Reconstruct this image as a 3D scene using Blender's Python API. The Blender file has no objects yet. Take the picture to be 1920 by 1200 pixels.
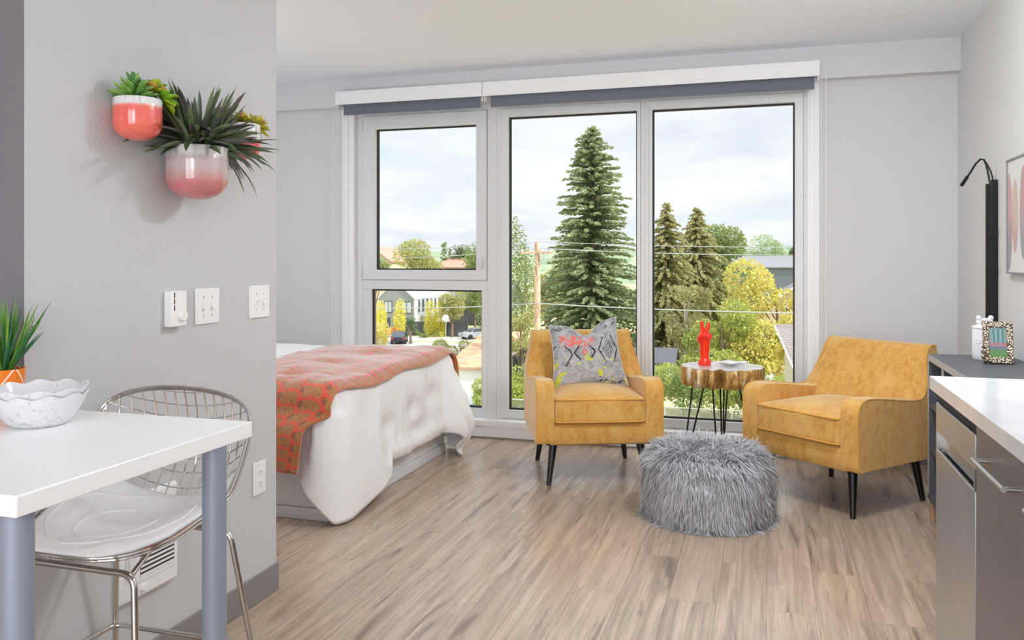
import bpy, bmesh, math, random
import numpy as np
from mathutils import Vector, Matrix

random.seed(7)
PI = math.pi
SC = bpy.context.scene
COL = SC.collection

# ------------------------------------------------------------------ camera
cam_data = bpy.data.cameras.new('camera')
cam = bpy.data.objects.new('camera', cam_data)
COL.objects.link(cam)
SC.camera = cam
cam.location = (0, 0, 1.30)
cam.rotation_euler = (PI / 2, 0, math.atan(477 / 1557))
cam_data.sensor_fit = 'HORIZONTAL'
cam_data.sensor_width = 36.0
cam_data.lens = 36.0 * 1557 / 1920
cam_data.shift_y = -116 / 1920
cam_data.clip_start = 0.05
cam_data.clip_end = 1000
SC.view_settings.view_transform = 'Standard'
SC.view_settings.look = 'None'
SC.view_settings.exposure = 0.0
SC.view_settings.gamma = 1.0
SC.cycles.max_bounces = 10
SC.cycles.diffuse_bounces = 6
SC.cycles.transparent_max_bounces = 12
SC.cycles.use_denoising = True
SC.cycles.sample_clamp_indirect = 6.0
SC.cycles.caustics_reflective = False
SC.cycles.caustics_refractive = False


# ------------------------------------------------------------------ node helpers
def lin(c):
    return tuple((x / 255 / 12.92) if x / 255 <= 0.04045 else ((x / 255 + 0.055) / 1.055) ** 2.4 for x in c)


class S:
    """a node socket with arithmetic"""
    def __init__(s, nt, so):
        s.nt, s.so = nt, so

    def __add__(s, o): return mth(s.nt, 'ADD', s, o)
    def __radd__(s, o): return mth(s.nt, 'ADD', o, s)
    def __sub__(s, o): return mth(s.nt, 'SUBTRACT', s, o)
    def __rsub__(s, o): return mth(s.nt, 'SUBTRACT', o, s)
    def __mul__(s, o): return mth(s.nt, 'MULTIPLY', s, o)
    def __rmul__(s, o): return mth(s.nt, 'MULTIPLY', o, s)
    def __truediv__(s, o): return mth(s.nt, 'DIVIDE', s, o)
    def lt(s, o): return mth(s.nt, 'LESS_THAN', s, o)
    def gt(s, o): return mth(s.nt, 'GREATER_THAN', s, o)
    def abs(s): return mth(s.nt, 'ABSOLUTE', s)
    def fract(s): return mth(s.nt, 'FRACT', s)
    def floor(s): return mth(s.nt, 'FLOOR', s)
    def sqrt(s): return mth(s.nt, 'SQRT', s)
    def max(s, o): return mth(s.nt, 'MAXIMUM', s, o)
    def min(s, o): return mth(s.nt, 'MINIMUM', s, o)
    def mod(s, o): return mth(s.nt, 'FLOORED_MODULO', s, o)


def plug(nt, inp, v):
    if isinstance(v, S):
        nt.links.new(v.so, inp)
    elif isinstance(v, (tuple, list)):
        if inp.type == 'RGBA' and len(v) == 3:
            v = (*v, 1)
        inp.default_value = v
    else:
        inp.default_value = v


def node(nt, t, out=0, props=None, **kw):
    n = nt.nodes.new(t)
    for k, v in (props or {}).items():
        setattr(n, k, v)
    for k, v in kw.items():
        key = k.replace('_', ' ') if not k.startswith('i_') else int(k[2:])
        plug(nt, n.inputs[key], v)
    return S(nt, n.outputs[out])


def mth(nt, op, a, b=None, clamp=False):
    n = nt.nodes.new('ShaderNodeMath')
    n.operation = op
    n.use_clamp = clamp
    plug(nt, n.inputs[0], a)
    if b is not None:
        plug(nt, n.inputs[1], b)
    return S(nt, n.outputs[0])


def mix(nt, f, a, b, mode='MIX'):
    n = nt.nodes.new('ShaderNodeMix')
    n.data_type = 'RGBA'
    n.blend_type = mode
    plug(nt, n.inputs[0], f)
    plug(nt, n.inputs[6], a)
    plug(nt, n.inputs[7], b)
    return S(nt, n.outputs[2])


def ramp(nt, f, lo, hi):
    n = nt.nodes.new('ShaderNodeMapRange')
    n.interpolation_type = 'SMOOTHSTEP'
    plug(nt, n.inputs[0], f)
    n.inputs[1].default_value = lo
    n.inputs[2].default_value = hi
    return S(nt, n.outputs[0])


def coord(nt, kind='Object'):
    n = nt.nodes.new('ShaderNodeTexCoord')
    return S(nt, n.outputs[kind])


def mapv(nt, v, scale=(1, 1, 1), loc=(0, 0, 0), rot=(0, 0, 0)):
    return node(nt, 'ShaderNodeMapping', Vector=v, Location=loc, Rotation=rot, Scale=scale)


def noise(nt, v, scale=5, detail=4, rough=0.5, dist=0.0, out=0):
    return node(nt, 'ShaderNodeTexNoise', out, Vector=v, Scale=scale, Detail=detail, Roughness=rough, Distortion=dist)


def voro(nt, v, scale=5, feature='F1', out=0, rnd=1.0):
    return node(nt, 'ShaderNodeTexVoronoi', out, {'feature': feature}, Vector=v, Scale=scale, Randomness=rnd)


def sepxyz(nt, v):
    n = nt.nodes.new('ShaderNodeSeparateXYZ')
    plug(nt, n.inputs[0], v)
    return [S(nt, o) for o in n.outputs]


def comb(nt, x, y, z=0.0):
    return node(nt, 'ShaderNodeCombineXYZ', X=x, Y=y, Z=z)


def island(nt):
    n = nt.nodes.new('ShaderNodeNewGeometry')
    return S(nt, n.outputs['Random Per Island'])


MATS = {}


def pmat(name, color=(200, 200, 200), rough=0.5, metal=0.0, fn=None, **kw):
    """principled material; fn(nt, bsdf) may wire procedural inputs"""
    m = bpy.data.materials.new(name)
    m.use_nodes = True
    nt = m.node_tree
    b = nt.nodes['Principled BSDF']
    b.inputs['Base Color'].default_value = (*lin(color), 1)
    b.inputs['Roughness'].default_value = rough
    b.inputs['Metallic'].default_value = metal
    for k, v in kw.items():
        b.inputs[k.replace('_', ' ')].default_value = v
    if fn:
        fn(nt, b)
    MATS[name] = m
    return m


def setb(nt, b, **kw):
    for k, v in kw.items():
        plug(nt, b.inputs[k.replace('_', ' ')], v)


def bump(nt, b, h, strength=0.3, dist=0.002):
    n = nt.nodes.new('ShaderNodeBump')
    n.inputs['Strength'].default_value = strength
    n.inputs['Distance'].default_value = dist
    plug(nt, n.inputs['Height'], h)
    nt.links.new(n.outputs[0], b.inputs['Normal'])


# ------------------------------------------------------------------ sky, sun, room light and added fill lights
def make_world():
    w = bpy.data.worlds.new('sky')
    SC.world = w
    w.use_nodes = True
    nt = w.node_tree
    bg = nt.nodes['Background']
    d = coord(nt, 'Generated')
    x, y, z = sepxyz(nt, d)
    zz = z.max(0.0) + 0.22
    p = comb(nt, x / zz, y / zz, 0.0)
    n1 = noise(nt, mapv(nt, p, (0.62, 0.62, 1)), 1.0, 6, 0.55, 0.5)
    n2 = noise(nt, mapv(nt, p, (0.9, 1.0, 1), (3, 7, 0)), 1.9, 5, 0.55, 0.4)
    cl = ramp(nt, n1, 0.30, 0.52)
    sh = ramp(nt, n2, 0.40, 0.72)
    blue = mix(nt, ramp(nt, z, 0.0, 0.35), lin((226, 244, 251)), lin((222, 237, 250)))
    white = mix(nt, sh, lin((255, 255, 255)), lin((229, 238, 248)))
    col = mix(nt, cl, blue, white)
    nt.links.new(col.so, bg.inputs[0])
    up = ramp(nt, z, 0.22, 0.75) * 1.2 + SKY           # thin cloud is brighter overhead
    nt.links.new(up.so, bg.inputs[1])


SKY = 1.03
make_world()


def sun(direction, strength, angle=1.0):
    l = bpy.data.lights.new('sun', 'SUN')
    l.energy = strength
    l.angle = math.radians(angle)
    l.color = (1.0, 0.965, 0.91)
    o = bpy.data.objects.new('sun', l)
    COL.objects.link(o)
    o.rotation_euler = Vector(direction).to_track_quat('Z', 'Y').to_euler()


def area(name, loc, size, power, target=None, color=(1, 1, 1)):
    l = bpy.data.lights.new(name, 'AREA')
    l.shape = 'RECTANGLE'
    l.size, l.size_y = size
    l.energy = power
    l.color = color
    o = bpy.data.objects.new(name, l)
    COL.objects.link(o)
    o.location = loc
    if target:
        o.rotation_euler = (Vector(loc) - Vector(target)).to_track_quat('Z', 'Y').to_euler()
    return o


def point(name, loc, r, power, color=(1, 1, 1)):
    l = bpy.data.lights.new(name, 'POINT')
    l.energy = power
    l.shadow_soft_size = r
    l.color = color
    o = bpy.data.objects.new(name, l)
    COL.objects.link(o)
    o.location = loc


sun((0.74, -0.16, 0.66), 4.4)
area('living_ceiling_light', (0.2, 3.2, 2.62), (0.22, 0.22), 31, None, (0.975, 0.987, 1.0))
point('living_fill_light', (0.3, 2.75, 2.25), 0.14, 6, (0.975, 0.987, 1.0))  # unseen fill added to lift the right ceiling, header and comforter
point('dining_fill_light', (-0.7, -0.4, 1.9), 0.25, 14.5, (0.975, 0.987, 1.0))  # fill added behind the camera, not an actual pendant
area('rear_fill_light', (-0.5, -2.9, 1.35), (3.0, 2.2), 102, (-0.5, 0, 1.38), (0.965, 0.982, 1.0))  # broad soft fill added behind the camera; the wall there has no window
area('ceiling_uplight', (0.72, 3.35, 2.22), (0.3, 0.3), 15, (0.72, 3.36, 2.65), (0.975, 0.987, 1.0))  # unseen uplight added to brighten the ceiling on the right
point('alcove_fill_light', (-3.7, 3.4, 1.6), 0.18, 25, (0.975, 0.987, 1.0))  # fill added out of sight behind the partition, mainly for the left ceiling


# ------------------------------------------------------------------ mesh helpers
class MB:
    def __init__(s):
        s.v, s.f, s.uv = [], [], None

    def add(s, vs, fs):
        n = len(s.v)
        s.v.extend([tuple(p) for p in vs])
        s.f.extend([tuple(i + n for i in f) for f in fs])
        return s

    def box(s, x0, x1, y0, y1, z0, z1):
        vs = [(x, y, z) for z in (z0, z1) for y in (y0, y1) for x in (x0, x1)]
        return s.add(vs, [(0, 2, 3, 1), (4, 5, 7, 6), (0, 1, 5, 4), (2, 6, 7, 3), (0, 4, 6, 2), (1, 3, 7, 5)])

    def cyl(s, p0, p1, r0, r1=None, n=16):
        return s.tube([p0, p1], [r0, r0 if r1 is None else r1], n)

    def tube(s, path, r, n=8, closed=False):
        P = [Vector(p) for p in path]
        m = len(P)
        rs = r if isinstance(r, (list, tuple)) else [r] * m
        tang = []
        for i in range(m):
            a = P[(i - 1) % m] if (closed or i > 0) else P[i]
            b = P[(i + 1) % m] if (closed or i < m - 1) else P[i]
            t = (b - a)
            tang.append(t.normalized() if t.length > 1e-9 else Vector((0, 0, 1)))
        ref = Vector((0, 0, 1)) if abs(tang[0].z) < 0.9 else Vector((1, 0, 0))
        u = (ref - tang[0] * ref.dot(tang[0])).normalized()
        vs, fs = [], []
        for i in range(m):
            u = (u - tang[i] * u.dot(tang[i]))
            u = u.normalized() if u.length > 1e-6 else Vector((1, 0, 0))
            w = tang[i].cross(u)
            for k in range(n):
                a = 2 * PI * k / n
                vs.append(P[i] + (u * math.cos(a) + w * math.sin(a)) * rs[i])
        for i in range(m if closed else m - 1):
            j = (i + 1) % m
            for k in range(n):
                k2 = (k + 1) % n
                fs.append((i * n + k, i * n + k2, j * n + k2, j * n + k))
        if not closed:
            fs.append(tuple(range(n - 1, -1, -1)))
            fs.append(tuple((m - 1) * n + k for k in range(n)))
        return s.add(vs, fs)

    def lathe(s, prof, n=32, c=(0, 0, 0), wave=None):
        """profile [(r, z)] around z; wave(i, ang) -> (dr, dz)"""
        vs, fs = [], []
        for i, (r, z) in enumerate(prof):
            for k in range(n):
                a = 2 * PI * k / n
                dr, dz = wave(i, a) if wave else (0, 0)
                vs.append((c[0] + (r + dr) * math.cos(a), c[1] + (r + dr) * math.sin(a), c[2] + z + dz))
        m = len(prof)
        for i in range(m - 1):
            for k in range(n):
                k2 = (k + 1) % n
                fs.append((i * n + k, i * n + k2, (i + 1) * n + k2, (i + 1) * n + k))
        if prof[0][0] > 1e-6:
            fs.append(tuple(range(n - 1, -1, -1)))
        if prof[-1][0] > 1e-6:
            fs.append(tuple((m - 1) * n + k for k in range(n)))
        return s.add(vs, fs)

    def prism(s, poly, axis, a, b):
        """poly of 2-D points extruded along axis 'x','y','z' from a to b"""
        def P(p, t):
            return {'x': (t, p[0], p[1]), 'y': (p[0], t, p[1]), 'z': (p[0], p[1], t)}[axis]
        n = len(poly)
        vs = [P(p, a) for p in poly] + [P(p, b) for p in poly]
        fs = [tuple(range(n)), tuple(range(2 * n - 1, n - 1, -1))]
        fs += [(i, i + n, (i + 1) % n + n, (i + 1) % n) for i in range(n)]
        return s.add(vs, fs)

    def blade(s, base, d, length, width, droop=0.3, n=5, fold=0.25, shape='lance', twist=0.0):
        """one leaf: a tapered, folded strip that starts along d and droops"""
        d = Vector(d).normalized()
        side = d.cross(Vector((0, 0, 1)))
        side = side.normalized() if side.length > 1e-4 else Vector((1, 0, 0))
        if twist:
            side = Matrix.Rotation(twist, 3, d) @ side
        p = Vector(base)
        vs, fs = [], []
        for i in range(n + 1):
            t = i / n
            if shape == 'lance':
                w = width * (0.45 + 1.1 * t) * (1 - t) ** 0.6 * 1.25 if t < 1 else 0
            elif shape == 'grass':
                w = width * (1 - t ** 2.2)
            else:
                w = width * math.sin(PI * min(1, (0.12 + 0.88 * t) ** 1.15)) ** 0.7
            w = max(w, width * 0.03)
            nrm = side.cross(d)
            vs += [p - side * w / 2 + nrm * w * fold, p, p + side * w / 2 + nrm * w * fold]
            d = (d + Vector((0, 0, -droop / n))).normalized()
            p = p + d * (length / n)
            side = (side - d * side.dot(d)).normalized()
        for i in range(n):
            a = 3 * i
            fs += [(a, a + 1, a + 4, a + 3), (a + 1, a + 2, a + 5, a + 4)]
        return s.add(vs, fs)

    def grid(s, fn, nu, nv, closed_u=False):
        vs = [fn(i / nu, j / nv) for j in range(nv + 1) for i in range(nu + 1)]
        fs = []
        for j in range(nv):
            for i in range(nu):
                a = j * (nu + 1) + i
                fs.append((a, a + 1, a + nu + 2, a + nu + 1))
        return s.add(vs, fs)

    def move(s, fn):
        s.v = [tuple(fn(p)) for p in s.v]
        return s

    def build(s, name, mat, parent=None, smooth=40, bevel=0, seg=3, sub=0, solid=0, loc=None):
        me = bpy.data.meshes.new(name)
        me.from_pydata(s.v, [], s.f)
        if smooth:
            for p in me.polygons:
                p.use_smooth = True
            if smooth < 180:
                me.set_sharp_from_angle(angle=math.radians(smooth))
        return link(name, me, mat, parent, bevel, seg, sub, solid, loc)


def link(name, me, mat, parent=None, bevel=0, seg=3, sub=0, solid=0, loc=None):
    o = bpy.data.objects.new(name, me)
    COL.objects.link(o)
    for m in (mat if isinstance(mat, (list, tuple)) else [mat]):
        me.materials.append(m if not isinstance(m, str) else MATS[m])
    if parent:
        o.parent = parent
    if loc:
        o.location = loc
    if solid:
        k = o.modifiers.new('thickness', 'SOLIDIFY')
        k.thickness = solid
        k.offset = -1
    if sub:
        k = o.modifiers.new('subdivision', 'SUBSURF')
        k.levels = k.render_levels = sub
    if bevel:
        k = o.modifiers.new('bevel', 'BEVEL')
        k.width = bevel
        k.segments = seg
        k.limit_method = 'ANGLE'
        k.angle_limit = math.radians(35)
        for p in me.polygons:
            p.use_smooth = True
        me.set_sharp_from_angle(angle=math.radians(75))
    return o


def rbox(hx, hy, hz, r, n=6, k=4):
    """rounded box centred on the origin with half sizes hx hy hz and corner radius r"""
    def axis(h):
        inner = [-(h - r) + 2 * (h - r) * i / n for i in range(n + 1)]
        lo = [-(h - r) - r * math.tan(PI / 4 * (1 - i / k)) for i in range(k)]
        return lo + inner + [-q for q in reversed(lo)]
    A = [axis(hx), axis(hy), axis(hz)]
    H = (hx, hy, hz)
    mb = MB()
    idx = {}

    def vert(p):
        q = tuple(round(c, 6) for c in p)
        if q not in idx:
            c = Vector([max(-(H[i] - r), min(H[i] - r, p[i])) for i in range(3)])
            d = Vector(p) - c
            pos = c + d.normalized() * r if d.length > 1e-9 else Vector(p)
            idx[q] = len(mb.v)
            mb.v.append(tuple(pos))
        return idx[q]
    for ax in range(3):
        b, c = (ax + 1) % 3, (ax + 2) % 3
        for sgn in (-1, 1):
            for i in range(len(A[b]) - 1):
                for j in range(len(A[c]) - 1):
                    q = []
                    for (u, w) in ((i, j), (i + 1, j), (i + 1, j + 1), (i, j + 1)):
                        p = [0, 0, 0]
                        p[ax], p[b], p[c] = sgn * H[ax], A[b][u], A[c][w]
                        q.append(vert(p))
                    mb.f.append(tuple(q if sgn > 0 else reversed(q)))
    return mb


def quads_mesh(name, V, mat, parent=None, per=4, loc=None):
    """V: array (n, per, 3) of separate polygons -> one mesh, fast"""
    n = len(V)
    me = bpy.data.meshes.new(name)
    me.vertices.add(n * per)
    me.vertices.foreach_set('co', np.ascontiguousarray(V, dtype=np.float32).ravel())
    me.loops.add(n * per)
    me.loops.foreach_set('vertex_index', np.arange(n * per, dtype=np.int32))
    me.polygons.add(n)
    me.polygons.foreach_set('loop_start', np.arange(0, n * per, per, dtype=np.int32))
    me.update(calc_edges=True)
    return link(name, me, mat, parent, loc=loc)


def thing(name, label, cat, loc=(0, 0, 0), rz=0.0, group=None):
    o = bpy.data.objects.new(name, None)
    o.empty_display_size = 0.1
    COL.objects.link(o)
    o.location = loc
    o.rotation_euler = (0, 0, rz)
    return tag(o, label, cat, group)


def tag(o, label, cat, group=None):
    o['label'] = label
    o['category'] = cat
    if group:
        o['group'] = group
    return o


def struct(o):
    o['kind'] = 'structure'
    return o


def sroot(name):
    o = bpy.data.objects.new(name, None)
    COL.objects.link(o)
    return struct(o)


# ------------------------------------------------------------------ materials
def paint(name, c, bs=0.12, rough=0.85):
    def fn(nt, b):
        h = noise(nt, coord(nt), 90, 3, 0.6)
        bump(nt, b, h, bs, 0.004)
    pmat(name, c, rough, fn=fn)


paint('wall_paint', (220, 221, 223))
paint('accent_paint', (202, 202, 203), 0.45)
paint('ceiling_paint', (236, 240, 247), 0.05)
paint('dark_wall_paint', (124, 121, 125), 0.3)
pmat('white_trim', (248, 249, 251), 0.4)
pmat('vinyl_white', (224, 226, 228), 0.3)
pmat('white_plastic', (243, 243, 243), 0.35)
pmat('gasket_black', (28, 28, 30), 0.6)
pmat('base_vinyl', (136, 132, 131), 0.55)
pmat('shade_grey', (116, 121, 134), 0.8)
pmat('dark_slot', (40, 41, 43), 0.7)
pmat('chrome', (205, 202, 198), 0.12, 1.0)
pmat('table_white', (252, 253, 253), 0.28)
pmat('leg_grey', (150, 158, 174), 0.45, 0.25)
pmat('vinyl_seat', (236, 235, 237), 0.32)
pmat('ceramic_white', (232, 233, 236), 0.12, fn=None)
pmat('black_metal', (24, 24, 26), 0.4, 0.3)
pmat('black_wood', (26, 23, 22), 0.35)
pmat('console_grey', (88, 90, 96), 0.45)
pmat('console_edge', (176, 176, 178), 0.5)
pmat('pale_wood', (205, 170, 135), 0.5)
pmat('red_glaze', (245, 52, 22), 0.1)
pmat('soil', (70, 58, 48), 0.95)
pmat('brushed_steel', (190, 188, 186), 0.3, 1.0)
pmat('cabinet_metal', (133, 130, 128), 0.42, 0.55)


def glass(nt_name='window_glass'):
    m = bpy.data.materials.new(nt_name)
    m.use_nodes = True
    nt = m.node_tree
    nt.nodes.remove(nt.nodes['Principled BSDF'])
    t = node(nt, 'ShaderNodeBsdfTransparent', Color=(0.985, 0.99, 0.99, 1))
    nt.links.new(t.so, nt.nodes['Material Output'].inputs[0])
    MATS[nt_name] = m


glass()


def floor_fn(nt, b):
    x, y, z = sepxyz(nt, coord(nt))
    br = node(nt, 'ShaderNodeTexBrick', 0, {'offset': 0.37, 'offset_frequency': 2}, Vector=comb(nt, y, x, 0.0), Scale=1.0,
              Color1=(0, 0, 0, 1), Color2=(1, 1, 1, 1), Mortar=(0.5, 0.5, 0.5, 1), Mortar_Size=0.0012, Mortar_Smooth=0.2,
              Bias=0.0, Brick_Width=1.22, Row_Height=0.18)
    mort = S(nt, br.so.node.outputs['Fac'])
    rnd = sepxyz(nt, br)[0]
    off = rnd * 37.0
    v1 = comb(nt, x * 26.0 + off, y * 1.15 + off, off)
    v2 = comb(nt, x * 8.0 + off, y * 0.85 + off * 2.0, off)
    v3 = comb(nt, x * 110.0, y * 2.6, off)
    g1 = noise(nt, v1, 1.0, 6, 0.62, 0.7)
    g2 = noise(nt, v2, 1.0, 4, 0.55, 1.6)
    g3 = noise(nt, v3, 1.0, 3, 0.6, 0.3)
    base = mix(nt, rnd, lin((177, 156, 136)), lin((154, 134, 117)))
    c = mix(nt, ramp(nt, g1, 0.36, 0.66), base, lin((196, 175, 154)))
    c = mix(nt, ramp(nt, g3, 0.46, 0.70) * 0.42, c, lin((138, 117, 101)))
    c = mix(nt, ramp(nt, g2, 0.555, 0.70) * 0.78, c, lin((112, 92, 79)))
    kd = voro(nt, comb(nt, x * 2.6 + off, y * 0.85 + off, 0.0), 1.0, 'F1')
    ring = mth(nt, 'SINE', kd * 190.0) * 0.5 + 0.5
    kn = ramp(nt, kd, 0.09, 0.03)
    c = mix(nt, kd.lt(0.06) * ring * 0.35, c, lin((232, 214, 190)))
    c = mix(nt, mort * 0.7, c, lin((110, 88, 72)))
    h = g3 * 0.5 + g1 * 0.5 - mort
    setb(nt, b, Base_Color=c, Roughness=ramp(nt, g3, 0.3, 0.75) * 0.16 + 0.20)
    bump(nt, b, h, 0.22, 0.003)


pmat('vinyl_plank', fn=floor_fn, Specular_IOR_Level=0.55)


def velvet_fn(nt, b):
    v = coord(nt)
    n1 = noise(nt, mapv(nt, v, (1, 1, 0.6)), 30, 8, 0.78)
    n2 = noise(nt, v, 85, 4, 0.75)
    n3 = noise(nt, mapv(nt, v, (1, 1, 0.45)), 6, 4, 0.6)
    c = mix(nt, ramp(nt, n1, 0.34, 0.66), lin((196, 140, 58)), lin((222, 174, 94)))
    c = mix(nt, ramp(nt, n3, 0.46, 0.68) * 0.55, c, lin((226, 184, 112)))
    c = mix(nt, ramp(nt, n1, 0.55, 0.64) * ramp(nt, n2, 0.46, 0.58) * 0.6, c, lin((158, 108, 44)))
    setb(nt, b, Base_Color=c)
    bump(nt, b, n2, 0.2, 0.003)


pmat('mustard_velvet', rough=0.85, fn=velvet_fn, Sheen_Weight=0.7, Sheen_Roughness=0.4, Sheen_Tint=(1, 0.92, 0.74, 1))
pmat('mustard_piping', (212, 156, 62), 0.8, Sheen_Weight=0.3)


def linen_fn(nt, b):
    u, v, w = sepxyz(nt, coord(nt))
    h = noise(nt, comb(nt, u * 60.0, v * 60.0, w * 190.0), 1.0, 3, 0.6)
    bump(nt, b, h, 0.35, 0.003)


pmat('white_cotton', (250, 251, 252), 0.9, fn=linen_fn)
pmat('bed_paint', (232, 234, 238), 0.45)


def throw_fn(nt, b):
    u, v, _ = sepxyz(nt, coord(nt, 'UV'))       # metres along and across the throw
    TW, TH = 0.135, 0.055
    col = (u / TW).floor()
    vs = v / TH + col * 0.5
    uw = u + noise(nt, comb(nt, u * 9.0, v * 14.0), 1.0, 2) * 0.02 - 0.01
    fu, fv = (uw / TW).fract(), vs.fract()
    ex, ey = (fu - 0.58) / 0.45, (fv - 0.50) / 0.44
    body = (ex * ex * ex * ex + ey * ey).lt(1.0)
    belly = ((fu - 0.62) * (fu - 0.62) * 26.0 + (fv - 0.05) * (fv - 0.05) * 30.0).lt(1.0)
    body = body * (1.0 - belly)
    hx, hy = (fu - 0.13) * TW, (fv - 0.62) * TH
    hd = (hx * hx + hy * hy).sqrt()
    head = hd.lt(0.0125)
    hring = hd.lt(0.0125) * hd.gt(0.0085)
    sp = voro(nt, comb(nt, u * 210.0, v * 210.0), 1.0, 'F1')
    spots = sp.lt(0.36)
    c = mix(nt, body.max(head), lin((238, 84, 58)), lin((200, 134, 68)))
    c = mix(nt, (body * spots).max(hring).max(hd.lt(0.004)), c, lin((74, 52, 40)))
    wv = noise(nt, comb(nt, u * 900.0, v * 300.0), 1.0, 2)
    setb(nt, b, Base_Color=mix(nt, wv * 0.25, c, lin((200, 120, 90))))
    bump(nt, b, noise(nt, comb(nt, u * 40.0, v * 25.0), 1.0, 4), 0.5, 0.006)


pmat('cat_print_throw', rough=0.62, fn=throw_fn, Sheen_Weight=1.0, Sheen_Roughness=0.45, Sheen_Tint=(0.93, 0.93, 0.95, 1))


def cushion_fn(nt, b):
    u, v, _ = sepxyz(nt, coord(nt, 'UV'))
    p = comb(nt, u, v)
    n1 = noise(nt, p, 9, 6, 0.7, 1.2)
    n2 = noise(nt, mapv(nt, p, loc=(4, 2, 0)), 14, 5, 0.7, 0.8)
    n3 = noise(nt, mapv(nt, p, loc=(9, 5, 0)), 10, 3, 0.6, 0.5)
    wob = n2 * 0.06 - 0.03
    c = mix(nt, ramp(nt, n1, 0.36, 0.66), lin((186, 186, 188)), lin((142, 143, 147)))
    c = mix(nt, ramp(nt, n2, 0.56, 0.66) * 0.7, c, lin((214, 214, 216)))
    c = mix(nt, ramp(nt, n1, 0.63, 0.68) * 0.7, c, lin((92, 96, 100)))
    c = mix(nt, ramp(nt, n3, 0.64, 0.70) * ramp(nt, v, 0.5, 0.2) * 0.6, c, lin((222, 168, 178)))

    # a row of hexagons and diamonds drawn in charcoal
    def rings(cx, cy, sx, sy, lo, hi, colr, f=1.0):
        nonlocal c
        d = ((u + wob - cx) / sx).abs() + ((v + wob - cy) / sy).abs()
        c = mix(nt, d.gt(lo) * d.lt(hi) * f, c, lin(colr))

    def hexr(cx, cy, sx, sy, lo, hi, colr, cut):
        nonlocal c
        ax, ay = ((u + wob - cx) / sx).abs(), ((v + wob - cy) / sy).abs()
        d = ax + ay * 0.55
        m = d.gt(lo) * d.lt(hi) * ay.lt(1.0) * ax.gt(cut)
        c = mix(nt, m, c, lin(colr))
    hexr(0.46, 0.50, 0.17, 0.13, 0.84, 1.02, (66, 62, 64), 0.4)
    hexr(0.46, 0.50, 0.17, 0.13, 0.58, 0.68, (108, 106, 108), 0.1)
    rings(0.46, 0.50, 0.06, 0.10, 0.35, 0.8, (226, 106, 92), 0.9)
    rings(0.46, 0.50, 0.10, 0.15, 0.86, 0.98, (206, 190, 190), 0.9)
    hexr(0.10, 0.48, 0.18, 0.17, 0.86, 1.02, (70, 66, 68), 0.35)
    hexr(0.82, 0.53, 0.15, 0.20, 0.88, 1.02, (58, 56, 60), 0.0)
    rings(0.82, 0.53, 0.12, 0.22, 0.62, 0.72, (84, 84, 90))
    rings(0.82, 0.53, 0.12, 0.22, 0.36, 0.46, (84, 84, 90))
    rings(0.82, 0.53, 0.12, 0.22, 0.10, 0.2, (84, 84, 90))
    # coral scribble across the upper half, yellow dabs below, ink along the edges
    cor = ramp(nt, n3, 0.44, 0.50) * ramp(nt, n3, 0.60, 0.54)
    band = ramp(nt, (v - 0.71).abs(), 0.13, 0.07) * ramp(nt, (u - 0.36).abs(), 0.30, 0.2)
    c = mix(nt, cor * band * 0.95, c, lin((240, 104, 84)))
    yl = ramp(nt, noise(nt, mapv(nt, p, loc=(1, 8, 0)), 7, 2, 0.5), 0.585, 0.61)
    c = mix(nt, yl * ramp(nt, (v - 0.2).abs(), 0.32, 0.16), c, lin((206, 212, 66)))
    ink = ramp(nt, noise(nt, mapv(nt, p, (1, 1.4, 1), (3, 3, 0)), 16, 2, 0.6, 1.0), 0.55, 0.58)
    c = mix(nt, ink * ramp(nt, v, 0.84, 0.9) * 0.9, c, lin((62, 62, 66)))
    c = mix(nt, ink * ramp(nt, v, 0.12, 0.05) * ramp(nt, u, 0.5, 0.62) * 0.9, c, lin((48, 46, 50)))
    setb(nt, b, Base_Color=c)
    bump(nt, b, n2, 0.15, 0.003)


pmat('patterned_cotton', rough=0.9, fn=cushion_fn)
pmat('cushion_cord', (190, 190, 192), 0.9)


def fur_fn(nt, b):
    r = island(nt)
    setb(nt, b, Base_Color=mix(nt, r, lin((156, 155, 159)), lin((210, 210, 214))))


pmat('grey_fur', rough=0.6, fn=fur_fn, Sheen_Weight=0.3)
pmat('fur_base', (120, 118, 121), 0.95)


def gold_bark_fn(nt, b):
    v = coord(nt)
    x, y, z = sepxyz(nt, v)
    n1 = noise(nt, mapv(nt, v, (46, 46, 22)), 1.0, 6, 0.7, 0.5)
    n2 = noise(nt, mapv(nt, v, (14, 14, 3)), 1.0, 3, 0.6, 0.4)
    c = mix(nt, ramp(nt, n1, 0.4, 0.62), lin((168, 126, 66)), lin((226, 192, 124)))
    c = mix(nt, ramp(nt, n2, 0.58, 0.66), c, lin((74, 56, 40)))
    c = mix(nt, ramp(nt, n2, 0.40, 0.34), c, lin((228, 218, 202)))
    setb(nt, b, Base_Color=c, Metallic=ramp(nt, n2, 0.64, 0.56) * 0.6)
    bump(nt, b, n1, 0.7, 0.008)


pmat('gilded_bark', rough=0.36, fn=gold_bark_fn)


def slab_fn(nt, b):
    n = noise(nt, coord(nt), 14, 4, 0.6, 0.8)
    setb(nt, b, Base_Color=mix(nt, ramp(nt, n, 0.35, 0.7), lin((222, 218, 214)), lin((190, 182, 174))))


pmat('pale_slab', rough=0.3, fn=slab_fn)


def quartz_fn(nt, b):
    v = coord(nt)
    n = noise(nt, v, 60, 3, 0.6)
    n2 = noise(nt, v, 6, 4, 0.6)
    c = mix(nt, ramp(nt, n2, 0.3, 0.7), lin((232, 233, 235)), lin((220, 221, 224)))
    c = mix(nt, ramp(nt, n, 0.68, 0.74) * 0.5, c, lin((176, 174, 176)))
    setb(nt, b, Base_Color=c)


pmat('white_quartz', rough=0.14, fn=quartz_fn)


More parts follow.
